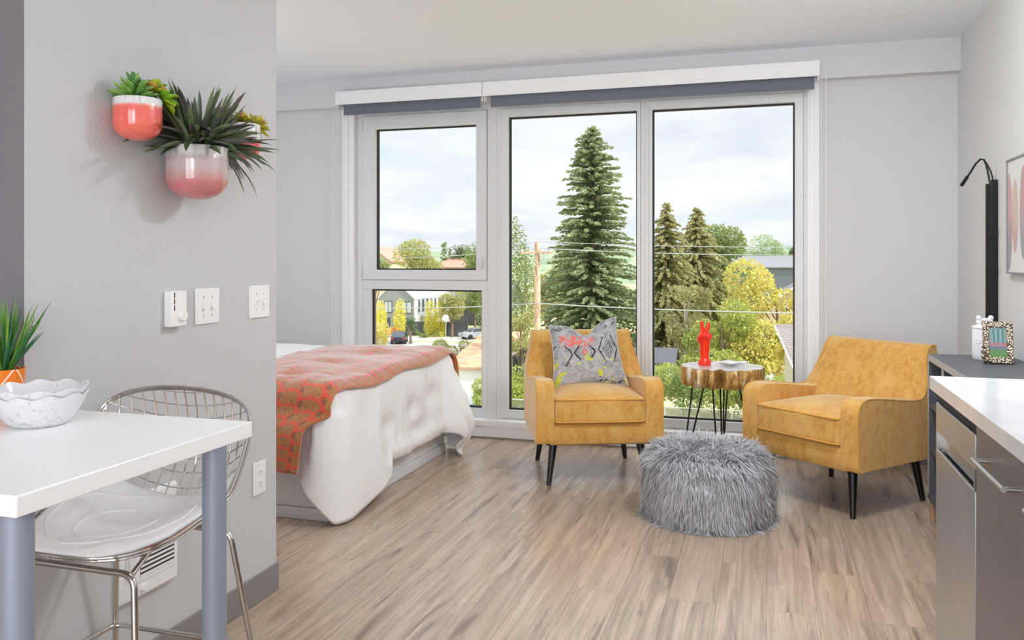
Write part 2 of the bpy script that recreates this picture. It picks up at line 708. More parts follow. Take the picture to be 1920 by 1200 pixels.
def steel_fn(nt, b):
    v = coord(nt)
    n = noise(nt, mapv(nt, v, (3, 3, 260)), 1.0, 2, 0.5)
    n2 = noise(nt, v, 4, 3, 0.5, 0.8)
    setb(nt, b, Roughness=n * 0.10 + n2 * 0.26 + 0.20)


pmat('stainless', (196, 196, 196), 0.2, 1.0, fn=steel_fn)


def glaze(name, cols, zmid, soft, body=None, streak=(176, 172, 172)):
    """ceramic glaze: a streaked white band under the rim that runs into pinks"""
    def fn(nt, b):
        v = coord(nt)
        x, y, z = sepxyz(nt, v)
        st = noise(nt, mapv(nt, v, (70, 70, 6)), 1.0, 4, 0.6)
        n = noise(nt, v, 14, 5, 0.65, 1.0)
        n2 = noise(nt, v, 26, 4, 0.7, 0.6)
        c = mix(nt, ramp(nt, n, 0.32, 0.66), lin(cols[0]), lin(cols[1]))
        c = mix(nt, ramp(nt, n2, 0.54, 0.70) * 0.8, c, lin(cols[2]))
        zz = z + (st - 0.5) * 0.016 + (n - 0.5) * soft
        top = mix(nt, ramp(nt, st, 0.5, 0.68), lin((232, 230, 230)), lin(streak))
        if body:
            c = mix(nt, ramp(nt, z + (n - 0.5) * 0.05, body[1], body[2]), c, lin(body[0]))
        c = mix(nt, ramp(nt, zz, zmid - soft, zmid + soft * 0.4 + 0.004), c, top)
        setb(nt, b, Base_Color=c)
    pmat(name, rough=0.07, fn=fn, Coat_Weight=0.5)


glaze('coral_glaze', [(236, 98, 92), (240, 122, 98), (240, 118, 140)], -0.024, 0.006)
glaze('rose_glaze', [(204, 122, 122), (196, 128, 124), (212, 106, 116)], -0.030, 0.012, ((200, 182, 178), -0.125, -0.055))
glaze('pink_glaze', [(240, 84, 104), (250, 116, 130), (232, 70, 96)], -0.055, 0.006)


def leafmat(name, a, bcol, c=None, rough=0.5, trans=0.0, **kw):
    def fn(nt, b):
        r = island(nt)
        col = mix(nt, r, lin(a), lin(bcol))
        if c:
            col = mix(nt, mth(nt, 'FRACT', r * 7.31).gt(0.72), col, lin(c))
        setb(nt, b, Base_Color=col)
    pmat(name, rough=rough, fn=fn, **kw)


leafmat('succulent_green', (96, 150, 64), (146, 186, 88), (76, 130, 60), 0.4)
leafmat('jade_green', (104, 170, 36), (176, 190, 40), (204, 150, 60), 0.35)
leafmat('sedum_yellow', (176, 172, 44), (202, 190, 60), (190, 130, 90), 0.4)
leafmat('purple_green_leaf', (80, 96, 70), (122, 140, 98), (96, 92, 84), 0.36)
leafmat('grass_blade', (64, 128, 48), (150, 190, 60), (40, 104, 60), 0.4)


def orange_pot_fn(nt, b):
    x, y, z = sepxyz(nt, coord(nt))
    a = mth(nt, 'ARCTAN2', y, x)
    d = ((a * 0.55 + 0.1).fract() - 0.5).abs() * 0.12 - (z - 0.055)
    m = d.abs().lt(0.003)
    setb(nt, b, Base_Color=mix(nt, m, lin((243, 128, 36)), lin((250, 240, 225))))


pmat('orange_pot', rough=0.3, fn=orange_pot_fn)


def bowl_fn(nt, b):
    v = coord(nt)
    n = noise(nt, v, 40, 5, 0.7, 2.0)
    n2 = noise(nt, v, 9, 2, 0.5)
    m = ramp(nt, n, 0.57, 0.61) * ramp(nt, n2, 0.47, 0.55)
    setb(nt, b, Base_Color=mix(nt, m * 0.42, lin((226, 226, 229)), lin((140, 138, 142))))


pmat('etched_ceramic', rough=0.15, fn=bowl_fn)


def frame_fn(nt, b):
    n = voro(nt, coord(nt), 130, 'F1')
    setb(nt, b, Base_Color=mix(nt, ramp(nt, n, 0.2, 0.7), lin((226, 212, 192)), lin((110, 92, 74))))
    bump(nt, b, n, 1.0, 0.004)


pmat('carved_silver', rough=0.25, metal=0.8, fn=frame_fn)


def photo_fn(nt, b):
    u, v, _ = sepxyz(nt, coord(nt, 'UV'))
    n = noise(nt, comb(nt, u * 22.0, v * 30.0), 1.0, 3, 0.6)
    sh = ((u * 4.0 + 0.3).fract()).lt(0.55) * v.gt(0.42) * v.lt(0.93) * u.gt(0.12) * u.lt(0.9)
    c = mix(nt, n, lin((150, 168, 160)), lin((118, 142, 138)))
    c = mix(nt, sh, c, lin((74, 128, 134)))
    c = mix(nt, sh * ((u * 4.0 + 0.3).fract()).lt(0.10), c, lin((176, 200, 214)))
    c = mix(nt, v.lt(0.5) * v.gt(0.36) * ramp(nt, n, 0.40, 0.5), c, lin((186, 116, 126)))
    c = mix(nt, v.lt(0.38) * v.gt(0.27), c, mix(nt, n, lin((70, 84, 104)), lin((140, 150, 160))))
    c = mix(nt, v.lt(0.27), c, mix(nt, ramp(nt, n, 0.35, 0.65), lin((58, 112, 62)), lin((128, 168, 104))))
    setb(nt, b, Base_Color=c)


pmat('framed_snapshot', rough=0.15, fn=photo_fn)


def art_fn(nt, b):
    u, v, _ = sepxyz(nt, coord(nt, 'UV'))
    n = noise(nt, comb(nt, u * 5.0, v * 5.0), 1.0, 4, 0.6)
    c = mix(nt, 0.0, lin((222, 222, 224)), lin((222, 222, 224)))
    for cx, cy, sx, sy, c1, c2 in ((0.03, 0.45, 0.09, 0.44, (206, 160, 162), (150, 148, 152)),
                                   (0.20, 0.50, 0.085, 0.33, (206, 186, 172), (200, 164, 162)),
                                   (0.42, 0.52, 0.10, 0.40, (190, 150, 150), (150, 150, 156)),
                                   (0.66, 0.48, 0.10, 0.42, (214, 190, 170), (190, 120, 124))):
        d = ((u - cx) / sx) * ((u - cx) / sx) + ((v - cy) / sy) * ((v - cy) / sy)
        c = mix(nt, d.lt(1.0), c, mix(nt, ramp(nt, v + n * 0.4, 0.45, 0.8), lin(c2), lin(c1)))
    setb(nt, b, Base_Color=c)


pmat('abstract_print', rough=0.4, fn=art_fn)
pmat('silver_frame', (150, 150, 154), 0.3, 0.8)

# ------------------------------------------------------------------ room shell
CZ = 2.659
WX0, WX1 = -3.05, 0.312            # window opening
struct(MB().box(-4.35, 1.25, -3.0, 5.95, -0.12, 0).build('floor', 'vinyl_plank', smooth=0))
struct(MB().box(-4.45, 1.25, -3.1, 5.95, CZ, CZ + 0.15).build('ceiling', 'ceiling_paint', smooth=0))
wb = MB()
wb.box(-4.45, WX0, 5.76, 5.95, 0, CZ)
wb.box(WX1, 1.25, 5.76, 5.95, 0, CZ)
wb.box(WX0, WX1, 5.76, 5.95, 2.44, CZ)
wb.box(WX0, WX1, 5.76, 5.95, 0, 0.085)
struct(wb.build('wall_back', 'wall_paint', smooth=0))
struct(MB().box(1.14, 1.25, -3.0, 5.76, 0, CZ).build('wall_right', 'wall_paint', smooth=0))
struct(MB().box(-4.45, -4.35, -3.0, 5.76, 0, CZ).build('wall_left', 'wall_paint', smooth=0))
struct(MB().box(-4.45, 1.25, -3.1, -3.0, 0, CZ).build('wall_front', 'wall_paint', smooth=0))
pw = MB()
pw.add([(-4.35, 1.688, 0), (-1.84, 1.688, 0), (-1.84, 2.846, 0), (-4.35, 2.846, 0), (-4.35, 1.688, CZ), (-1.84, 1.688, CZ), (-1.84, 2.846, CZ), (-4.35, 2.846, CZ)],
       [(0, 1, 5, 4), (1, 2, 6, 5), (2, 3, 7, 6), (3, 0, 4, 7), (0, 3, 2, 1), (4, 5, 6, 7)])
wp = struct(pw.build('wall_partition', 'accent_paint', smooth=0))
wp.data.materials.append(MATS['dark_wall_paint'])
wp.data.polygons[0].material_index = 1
bb = MB()
bb.box(-1.84, -1.832, 1.688, 2.854, 0, 0.106).box(-4.35, -1.84, 2.846, 2.854, 0, 0.106).box(-4.35, -1.832, 1.680, 1.688, 0, 0.106)
struct(bb.build('baseboard_partition', 'base_vinyl', bevel=0.003))
struct(MB().box(1.131, 1.14, -3.0, 5.76, 0, 0.106).build('baseboard_right', 'base_vinyl', bevel=0.003))
struct(MB().box(WX1 + 0.02, 1.131, 5.751, 5.76, 0, 0.106).build('baseboard_back', 'base_vinyl', bevel=0.003))
struct(MB().box(-4.35, 1.14, 5.67, 5.76, 2.452, CZ).build('trim_header', 'wall_paint', smooth=0))
tl = MB().box(-3.42, WX1 + 0.02, 5.69, 5.78, 0.0, 0.085).box(-3.42, WX1 + 0.02, 5.675, 5.80, 0.085, 0.128)
struct(tl.build('trim_sill', 'white_trim', bevel=0.004))
struct(MB().box(-3.42, WX1 + 0.02, 5.684, 5.69, 0.0, 0.008).build('baseboard_sill', 'base_vinyl', smooth=0))
tc = MB().box(-3.135, -3.03, 5.745, 5.79, 0.128, 2.452).box(-3.115, -3.075, 5.738, 5.745, 0.128, 2.452)
struct(tc.build('trim_casing_left', 'white_trim', bevel=0.004))
tc = MB().box(0.255, 0.330, 5.745, 5.79, 0.128, 2.452).box(0.268, 0.300, 5.738, 5.745, 0.128, 2.452)
struct(tc.build('trim_casing_right', 'white_trim', bevel=0.004))
# drywall corner bead that steps the back wall left of the window
struct(MB().box(-3.26, -3.135, 5.752, 5.76, 0.128, 2.452).build('trim_return_left', 'wall_paint', smooth=0))


# ------------------------------------------------------------------ windows
def frame_bars(mb, x0, x1, z0, z1, y0, y1, l, r, b, t):
    """a mitred rectangular frame standing in the x-z plane"""
    o = [(x0, z0), (x1, z0), (x1, z1), (x0, z1)]
    i = [(x0 + l, z0 + b), (x1 - r, z0 + b), (x1 - r, z1 - t), (x0 + l, z1 - t)]
    vs = [(p[0], y, p[1]) for y in (y0, y1) for ring in (o, i) for p in ring]
    fs = []
    for k in range(4):
        n = (k + 1) % 4
        fs += [(k, n, 4 + n, 4 + k), (8 + k, 12 + k, 12 + n, 8 + n), (k, 8 + k, 8 + n, n), (4 + k, 4 + n, 12 + n, 12 + k)]
    return mb.add(vs, fs)


def glazing(parent, x0, x1, z0, z1):
    g = MB()
    frame_bars(g, x0 - 0.006, x1 + 0.006, z0 - 0.006, z1 + 0.006, 5.812, 5.84, 0.016, 0.016, 0.016, 0.016)
    g.build('gasket', 'gasket_black', parent, smooth=0)
    MB().box(x0, x1, 5.826, 5.832, z0, z1).build('pane', 'window_glass', parent, smooth=0)


w1 = sroot('window_1')
m = MB()
frame_bars(m, -3.035, -1.955, 0.10, 2.452, 5.785, 5.90, 0.060, 0.008, 0.092, 0.06)
m.box(-2.975, -1.963, 5.785, 5.90, 1.062, 1.134)
m.box(-2.975, -2.905, 5.785, 5.86, 0.19, 1.062).box(-2.006, -1.963, 5.785, 5.86, 0.19, 1.062)
m.build('window_frame', 'vinyl_white', w1, bevel=0.004)
s1 = MB()
frame_bars(s1, -2.973, -1.965, 1.136, 2.39, 5.772, 5.85, 0.105, 0.082, 0.075, 0.102)
sash = s1.build('sash', 'vinyl_white', w1, bevel=0.006)
h = MB().box(-2.012, -1.992, 5.752, 5.772, 1.225, 1.262).box(-2.008, -1.996, 5.738, 5.756, 1.235, 1.315)
h.build('handle', 'vinyl_white', sash, bevel=0.003)
for z in (1.15, 2.28):
    MB().box(-2.985, -2.972, 5.764, 5.786, z, z + 0.08).build('hinge', 'vinyl_white', sash, bevel=0.002)
glazing(w1, -2.868, -2.047, 1.211, 2.288)
glazing(w1, -2.905, -2.006, 0.195, 1.060)
for k, (xa, xb, xf, xe) in enumerate(((-1.800, -0.862, -1.890, -0.807), (-0.757, 0.179, -0.807, 0.262))):
    w = sroot('window_%d' % (k + 2))
    m = MB()
    frame_bars(m, xf, xe, 0.10, 2.452, 5.785, 5.90, 0.028, 0.028, 0.03, 0.06)
    m.build('window_frame', 'vinyl_white', w, bevel=0.004)
    m = MB()
    frame_bars(m, xf + 0.029, xe - 0.029, 0.131, 2.391, 5.776, 5.86, xa - xf - 0.029, xe - 0.029 - xb, 0.062, 0.062)
    m.build('sash', 'vinyl_white', w, bevel=0.005)
    glazing(w, xa, xb, 0.194, 2.328)
struct(MB().box(-1.957, -1.888, 5.780, 5.92, 0.10, 2.452).build('trim_mullion', 'vinyl_white', bevel=0.004))


# ------------------------------------------------------------------ roller shades
def shade(x0, x1, cx, label):
    o = thing('roller_shade', label, 'blind', ((x0 + x1) / 2, 5.67, 2.452), group='roller shades over the window')
    hw = (x1 - x0) / 2
    f = MB().box(-hw, hw, -0.085, -0.079, 0.0, 0.100).box(-hw, hw, -0.079, -0.001, 0.094, 0.100)
    f.box(-hw, -hw + 0.004, -0.079, -0.001, 0.0, 0.1).box(hw - 0.004, hw, -0.079, -0.001, 0.0, 0.1)
    f.build('fascia', 'white_trim', o, bevel=0.002)
    MB().box(-hw + 0.045, hw - 0.03, -0.034, -0.031, -0.062, 0.06).build('fabric', 'shade_grey', o, smooth=0)
    MB().box(-hw + 0.045, hw - 0.03, -0.039, -0.026, -0.072, -0.058).build('hem_bar', 'shade_grey', o, bevel=0.003)
    for xb in (-hw + 0.004, hw - 0.012):
        MB().box(xb, xb + 0.008, -0.06, -0.001, -0.03, 0.09).build('bracket', 'white_plastic', o, bevel=0.002)
    c = MB()
    for d in (0, 0.028):
        c.tube([(cx - (x0 + x1) / 2 + d, -0.012 + 0.2 * d, 0.03), (cx - (x0 + x1) / 2 + d, -0.012, -1.9)], 0.0022, 6)
    c.build('pull_chain', 'white_plastic', o)


shade(-3.104, -1.936, -3.165, 'shorter white fascia roller shade over the left casement window, rolled up')
shade(-1.932, 0.323, 0.336, 'long white fascia roller shade over the two tall right panes, rolled up')

# ------------------------------------------------------------------ fittings on the partition (face at x = -1.84, looking along +x)
t = thing('thermostat', 'white dial thermostat box on grey partition, leftmost of the wall controls', 'thermostat', (-1.84, 2.245, 1.079))
MB().box(0, 0.032, -0.037, 0.037, 0, 0.116).build('body', 'white_plastic', t, bevel=0.005)
MB().cyl((0.032, 0.012, 0.036), (0.042, 0.012, 0.036), 0.019, 0.017, 28).build('dial', 'white_plastic', t, bevel=0.002)
m = MB()
for k in range(3):
    m.box(0.0318, 0.0326, -0.026, -0.022, 0.052 + 0.021 * k, 0.069 + 0.021 * k)
m.build('vent_slot', 'dark_slot', t, smooth=0)


def plate(mb):
    return mb.box(0, 0.006, -0.065, 0.065, -0.061, 0.061)


for y, ups, lab in ((2.421, (-1, -1), 'white two-toggle light switch plate beside the thermostat'),
                    (2.727, (1, -1), 'white two-toggle light switch plate near the partition end, below the potted plants')):
    sw = thing('light_switch', lab, 'light switch', (-1.84, y, 1.1355))
    plate(MB()).build('plate', 'white_plastic', sw, bevel=0.003)
    for s, up in zip((-1, 1), ups):
        g = MB()
        g.box(0.006, 0.008, s * 0.023 - 0.006, s * 0.023 + 0.006, -0.013, 0.013)
        g.prism([(0.008, -0.006), (0.008, 0.006), (0.020, 0.004 + 0.008 * up), (0.020, -0.004 + 0.008 * up)], 'y', s * 0.023 - 0.004, s * 0.023 + 0.004)
        g.build('toggle', 'white_plastic', sw, bevel=0.001)
        for q in (-1, 1):
            MB().cyl((0.006, s * 0.023, q * 0.031), (0.0068, s * 0.023, q * 0.031), 0.003, n=10).build('screw', 'brushed_steel', sw)
ot = thing('wall_outlet', 'white duplex power outlet low on grey partition near its end', 'outlet', (-1.84, 2.727, 0.468))
MB().box(0, 0.006, -0.040, 0.040, -0.062, 0.062).build('plate', 'white_plastic', ot, bevel=0.003)
for q in (-1, 1):
    r = rbox(0.0015, 0.017, 0.015, 0.0012, 2, 2).move(lambda p, q=q: (p[0] + 0.007, p[1], p[2] + q * 0.021)).build('receptacle', 'white_plastic', ot)
    sl = MB()
    sl.box(0.0084, 0.0088, -0.008, -0.006, q * 0.021 - 0.002, q * 0.021 + 0.007).box(0.0084, 0.0088, 0.006, 0.008, q * 0.021 - 0.002, q * 0.021 + 0.007)
    sl.box(0.0084, 0.0088, -0.002, 0.002, q * 0.021 - 0.010, q * 0.021 - 0.006)
    sl.build('slot', 'dark_slot', r, smooth=0)

ht = thing('wall_heater', 'white louvred electric wall heater on partition behind the wire stool', 'heater', (-1.84, 2.122, 0.27))
hb = rbox(0.013, 0.127, 0.157, 0.012, 4, 4).move(lambda p: (p[0] + 0.013, p[1], p[2] + 0.157))
hb.build('body', 'white_plastic', ht, smooth=40)
MB().box(0.0262, 0.0268, -0.046, 0.104, 0.064, 0.270).build('grille_recess', 'dark_slot', ht, smooth=0)
lv = MB()
for k in range(15):
    z = 0.064 + k * 0.0137
    lv.box(0.0264, 0.030, -0.046, 0.104, z, z + 0.0064)
lv.build('louvre', 'white_plastic', ht, smooth=0)
MB().cyl((0.026, -0.032, 0.028), (0.036, -0.032, 0.028), 0.013, 0.011, 24).build('knob', 'white_plastic', ht, bevel=0.002)
MB().box(0.0262, 0.0268, -0.070, 0.10, 0.047, 0.049).build('trim_line', 'cushion_cord', ht, smooth=0)
st = MB()
for k in range(34):
    for c in range(2):
        st.box(0.0262, 0.0266, -0.108 + 0.012 * c, -0.101 + 0.012 * c, 0.062 + k * 0.0036, 0.0636 + k * 0.0036)
st.build('printed_notice', 'cushion_cord', ht, smooth=0)

# ceiling fitting just at the top of the view
cf = thing('ceiling_fitting', 'small white round fitting on the ceiling at the top edge', 'ceiling light', (-0.68, 4.14, CZ))
MB().lathe([(0.11, 0), (0.11, -0.02), (0.10, -0.03)], 36).build('rim', 'white_plastic', cf)
MB().lathe([(0.10, -0.028), (0.08, -0.045), (0.04, -0.055), (0.0, -0.057)], 36).build('diffuser', 'white_plastic', cf)
# ------------------------------------------------------------------ wall planters
from mathutils import noise as mn


def pot_profile(R, straight, th=0.006):
    D = R * 0.72                                        # the dome is a little flatter than a half sphere
    p = [(0.0, -straight - D)]
    for i in range(1, 11):
        a = PI / 2 * i / 10
        p.append((R * math.sin(a) ** 0.9, -straight - D * math.cos(a)))
    p += [(R, -straight * 0.5), (R, -0.004), (R - th * 0.5, 0.0), (R - th, -0.004), (R - th, -0.03), (0, -0.03)]
    return p


def planter(name, label, loc, R, straight, mat):
    o = thing(name, label, 'wall planter', loc, group='domed ceramic planters on the partition')
    MB().lathe(pot_profile(R, straight), 40).build('pot', mat, o, smooth=60)
    MB().lathe([(0, -0.014), (R * 0.6, -0.013), (R - 0.007, -0.017)], 24).build('soil', 'soil', o)
    return o


def rosette(parent, c, r, mat, n, name='succulent', tilt=(0, 0, 1), layers=4, wide=0.36, shape='spoon', up=0.2):
    rnd = random.Random(int(c[0] * 1e4) + n)
    m = MB()
    T = Vector(tilt).normalized()
    rot = Vector((0, 0, 1)).rotation_difference(T)
    for l in range(layers):
        el = math.radians(8 + 74 * (l / max(1, layers - 1)) ** 1.1) + up * 0.2
        k = max(3, int(n * (1 - 0.55 * l / layers)))
        for i in range(k):
            a = 2 * PI * (i + 0.5 * l + rnd.uniform(-.15, .15)) / k
            d = rot @ Vector((math.cos(a) * math.cos(el), math.sin(a) * math.cos(el), math.sin(el)))
            L = r * (1 - 0.45 * l / layers) * rnd.uniform(.85, 1.1)
            b = Vector(c) + T * (r * 0.10 * l)
            m.blade(b, d, L, L * wide, -0.25, 6, 0.35, shape)
    return m.build(name, mat, parent, smooth=180, solid=0.0022)


p1 = planter('wall_planter', 'coral domed wall planter holding green succulents, highest and leftmost of three', (-1.771, 2.016, 1.768), 0.068, 0.074, 'coral_glaze')
rosette(p1, (0.005, -0.020, -0.004), 0.074, 'succulent_green', 12, wide=0.25, layers=5, shape='lance')
rosette(p1, (0.01, -0.012, 0.028), 0.036, 'succulent_green', 9, wide=0.26, layers=4, shape='lance')
rosette(p1, (0.01, 0.055, 0.028), 0.050, 'jade_green', 5, layers=3, wide=0.7, tilt=(0.2, 0.25, 1))
rosette(p1, (0.035, 0.070, 0.004), 0.050, 'jade_green', 6, tilt=(0.5, 0.75, 0.4), layers=3, wide=0.62)
rosette(p1, (-0.03, 0.01, 0.0), 0.06, 'succulent_green', 8, tilt=(-0.2, 0.2, 1), layers=3, wide=0.34)

p2 = planter('wall_planter', 'large pale rose domed wall planter spilling long dark purple-green leaves', (-1.743, 2.247, 1.654), 0.0955, 0.099, 'rose_glaze')
rnd = random.Random(5)
lm = MB()
for i in range(170):
    a = rnd.uniform(0, 2 * PI)
    el = math.radians(rnd.choice([rnd.uniform(-6, 30), rnd.uniform(18, 60), rnd.uniform(35, 86)]))
    r0 = 0.06 * math.sqrt(rnd.random())
    d = Vector((math.cos(a) * math.cos(el), math.sin(a) * math.cos(el), math.sin(el)))
    if d.x < -0.3:
        d.x = -0.3 + 0.2 * (d.x + 0.3)
    L = rnd.uniform(0.13, 0.205) * (1.1 if abs(d.y) > 0.6 and el < 0.7 else 1.0)
    lm.blade((r0 * math.cos(a), r0 * math.sin(a) * 1.2, -0.012 + rnd.uniform(0, 0.04)), d, L, rnd.uniform(0.016, 0.028), rnd.uniform(0.0, 0.9) if el < 0.8 else rnd.uniform(-0.1, 0.35), 7, 0.3, 'lance', rnd.uniform(-.6, .6))
for i in range(16):                                    # thin arching leaves over the right-hand side
    a = rnd.uniform(0.9, 2.1)
    el = math.radians(rnd.uniform(8, 35))
    d = Vector((math.cos(a) * math.cos(el) * 0.7, math.sin(a) * math.cos(el), math.sin(el)))
    lm.blade((0.0, 0.05, -0.005), d, rnd.uniform(0.17, 0.25), 0.011, rnd.uniform(1.0, 1.7), 8, 0.3, 'lance')
lm.move(lambda p: (max(p[0], -0.092), p[1], p[2]))
lm.build('foliage', 'purple_green_leaf', p2, smooth=180)

p3 = planter('wall_planter', 'small pink domed wall planter with yellow-green succulent, half hidden at right of three', (-1.778, 2.54, 1.774), 0.0610, 0.080, 'pink_glaze')
rosette(p3, (0.0, 0.0, 0.004), 0.044, 'sedum_yellow', 8, layers=4, wide=0.5)
rosette(p3, (0.015, 0.052, -0.004), 0.056, 'sedum_yellow', 9, tilt=(0.2, 0.8, 0.35), layers=4, wide=0.42)
rosette(p3, (0.01, -0.030, 0.012), 0.038, 'sedum_yellow', 7, layers=3, wide=0.5)

# ------------------------------------------------------------------ counter-height table, bowls, grass
tb = thing('dining_table', 'white counter-height table with grey tube legs beside the partition', 'table', (-1.75, 1.36, 0))
MB().box(-0.62, 0.600, -0.32, 0.32, 0.882, 0.918).build('tabletop', 'table_white', tb, bevel=0.0025)
for x, y in ((0.573, 0.216), (0.563, -0.285), (-0.55, 0.175), (-0.55, -0.298)):
    l = MB().cyl((x, y, 0), (x, y, 0.882), 0.0262, n=32).build('leg', 'leg_grey', tb)


def bowl(label, loc, rim, foot, h, nw, ph):
    o = None
    th = 0.004
    prof = [(0, 0), (foot, 0), (foot + 0.006, 0.003)]
    for i in range(1, 9):
        t = i / 8
        prof.append((foot + 0.006 + (rim - foot - 0.006) * t ** 0.72, 0.003 + (h - 0.003) * t))
    n_out = len(prof)
    prof += [(rim - th, h)]
    for i in range(7, 0, -1):
        t = i / 8
        prof.append((foot + 0.006 - th + (rim - foot - 0.006) * t ** 0.72, 0.003 + th * (1 - t) + (h - 0.003) * t))
    prof.append((0, 0.006))

    def wave(i, a):
        z = prof[i][1] / h
        k = max(0, z - 0.45) / 0.55
        return 0.002 * k * math.cos(nw * a + ph), 0.0036 * k * k * math.cos(nw * a + ph)
    o = MB().lathe(prof, 120, wave=wave).build('bowl', 'etched_ceramic', smooth=60, loc=loc)
    return tag(o, label, 'bowl', 'white scalloped bowls stacked on the table')


bowl('white scalloped bowl with etched flowers, bottom of the stack on the table', (-1.600, 1.508, 0.918), 0.1040, 0.054, 0.073, 11, 0.0)
bowl('white scalloped bowl nested on top inside the other bowl on the table', (-1.600, 1.508, 0.9330), 0.1040, 0.053, 0.072, 10, 1.3)

pg = thing('potted_grass', 'spiky green grass plant in orange pot behind the stacked bowls', 'potted plant', (-1.800, 1.590, 0.918))
MB().lathe([(0, 0), (0.038, 0), (0.040, 0.004), (0.049, 0.104), (0.050, 0.110), (0.046, 0.110), (0.044, 0.095), (0, 0.093)], 36).build('pot', 'orange_pot', pg, smooth=50)
gm = MB()
rnd = random.Random(11)
for i in range(120):
    a = rnd.uniform(0, 2 * PI)
    tl_ = rnd.uniform(0.02, 0.75) ** 1.2
    d = Vector((math.cos(a) * tl_, math.sin(a) * tl_, 1))
    L = rnd.uniform(0.12, 0.205)
    if math.cos(a) * tl_ < -0.35:
        L *= 0.8
    gm.blade((0.02 * math.cos(a) * rnd.random(), 0.02 * math.sin(a) * rnd.random(), 0.094), d, L, rnd.uniform(0.006, 0.010), rnd.uniform(0.05, 0.4), 6, 0.3, 'grass', rnd.uniform(-1, 1))
gm.move(lambda p: (p[0], min(p[1], 0.090), p[2]))
gm.build('grass_leaves', 'grass_blade', pg, smooth=180)

# ------------------------------------------------------------------ wire stool
BX = -1.568
sv = [0, .05, .12, .22, .35, .5, .62, .74, .86, .93, .975, 1.0]
cyv = [1.500, 1.520, 1.560, 1.625, 1.72, 1.84, 1.925, 1.972, 1.985, 1.978, 1.968, 1.960]
czv = [.618, .610, .602, .595, .590, .596, .630, .71, .81, .88, .925, .950]
rxv = [0.0, .118, .176, .217, .241, .250, .252, .254, .252, .218, .132, 0.0]
ryv = [1.500, 1.525, 1.572, 1.655, 1.745, 1.828, 1.862, 1.892, 1.920, 1.938, 1.952, 1.960]
rzv = [.618, .614, .617, .632, .664, .695, .744, .805, .868, .912, .941, .950]


def smooth_tab(tab):
    vv = np.linspace(0, 1, 121)
    y = np.interp(vv, sv, tab)
    for _ in range(6):
        y[1:-1] = (y[:-2] + 2 * y[1:-1] + y[2:]) / 4
    return vv, y


TAB = {k: smooth_tab(t) for k, t in (('cy', cyv), ('cz', czv), ('rx', rxv), ('ry', ryv), ('rz', rzv))}


def sval(k, v):
    return float(np.interp(v, *TAB[k]))


def shell(x, v):
    """point of the stool shell at lateral offset x and profile position v"""
    rx = max(sval('rx', v), 1e-4)
    q = min(1.0, (abs(x) / rx)) ** 2
    cy, cz, ry, rz = (sval(k, v) for k in ('cy', 'cz', 'ry', 'rz'))
    return Vector((x, cy + (ry - cy) * q, cz + (rz - cz) * q))


sl = thing('bar_stool', 'chrome wire-mesh bar stool with white seat pad tucked under the white table', 'stool', (BX, 0, 0))
rim = [Vector((sval('rx', v), sval('ry', v), sval('rz', v))) for v in np.linspace(0.0, 1.0, 61)]
rim = rim + [Vector((-p.x, p.y, p.z)) for p in reversed(rim[1:-1])]
for _ in range(5):
    rim = [(rim[i - 1] + rim[i] * 2 + rim[(i + 1) % len(rim)]) / 4 for i in range(len(rim))]
MB().tube(rim, 0.0042, 8, True).tube([p + Vector((0, 0.006, -0.008)) for p in rim], 0.0036, 8, True).build('rim', 'chrome', sl)
wm = MB()
NX = 7
for i in range(-NX, NX + 1):
    x = 0.0335 * i
    vs_ = [v for v in np.linspace(0.005, 0.995, 100) if sval('rx', v) > abs(x)]
    if len(vs_) > 3:
        wm.tube([shell(x, v) for v in vs_[::2] + [vs_[-1]]], 0.0019, 6)
VR = list(np.linspace(0.05, 0.60, 11)) + [float(np.interp(z, TAB['cz'][1][78:], TAB['cz'][0][78:])) for z in np.arange(0.66, 0.93, 0.0375)]
for v in VR:
    rx = sval('rx', v)
    wm.tube([shell(rx * k / 8, v) + Vector((0, 0.002, -0.002)) for k in range(-8, 9)], 0.0019, 6)
wm.build('wire_mesh', 'chrome', sl)


def cush(u, w):
    v = 0.035 + 0.60 * w
    rx = sval('rx', v) * 0.94
    p = shell((2 * u - 1) * rx, v)
    e = min(1.0, 6 * min(u, 1 - u)) * min(1.0, 7 * min(w, 1 - w))
    p2_ = shell((2 * u - 1) * rx, min(1, v + 0.01)) - shell((2 * u - 1) * rx, max(0, v - 0.01))
    nrm = Vector((1, 0, 0)).cross(p2_).normalized()
    wr = 0.0032 * mn.noise(Vector((p.x * 34 + p.y * 12, p.y * 9, 1.0))) + 0.002 * mn.noise(Vector((p.x * 12, p.y * 30, 4.0)))
    return p + nrm * (0.006 + (0.026 + wr) * math.sqrt(max(e, 0.0)))


cm = MB().grid(cush, 40, 40)
pad = cm.build('seat_pad', 'vinyl_seat', sl, smooth=180, solid=0.01)
for rr in (0.62, 0.34):
    pts = []
    for k in range(64):
        a = 2 * PI * k / 64
        pts.append(cush(0.5 + 0.5 * rr * math.cos(a) * 1.25 if rr < .5 else 0.5 + 0.42 * math.cos(a), 0.5 + (0.25 if rr < .5 else 0.40) * math.sin(a)) + Vector((0, 0, 0.0005)))
    MB().tube(pts, 0.0022, 6, True).build('piping', 'vinyl_seat', pad)
# base: two inverted U frames, struts and a foot ring
bs = MB()


def bentbar(pts, r=0.008, rad=0.035):
    out = [Vector(pts[0])]
    for i in range(1, len(pts) - 1):
        a, b, c = Vector(pts[i - 1]), Vector(pts[i]), Vector(pts[i + 1])
        d1, d2 = (a - b).normalized(), (c - b).normalized()
        for k in range(7):
            t = k / 6
            out.append((b + d1 * rad) * (1 - t) ** 2 + b * 2 * t * (1 - t) + (b + d2 * rad) * t ** 2)
    out.append(Vector(pts[-1]))
    return out


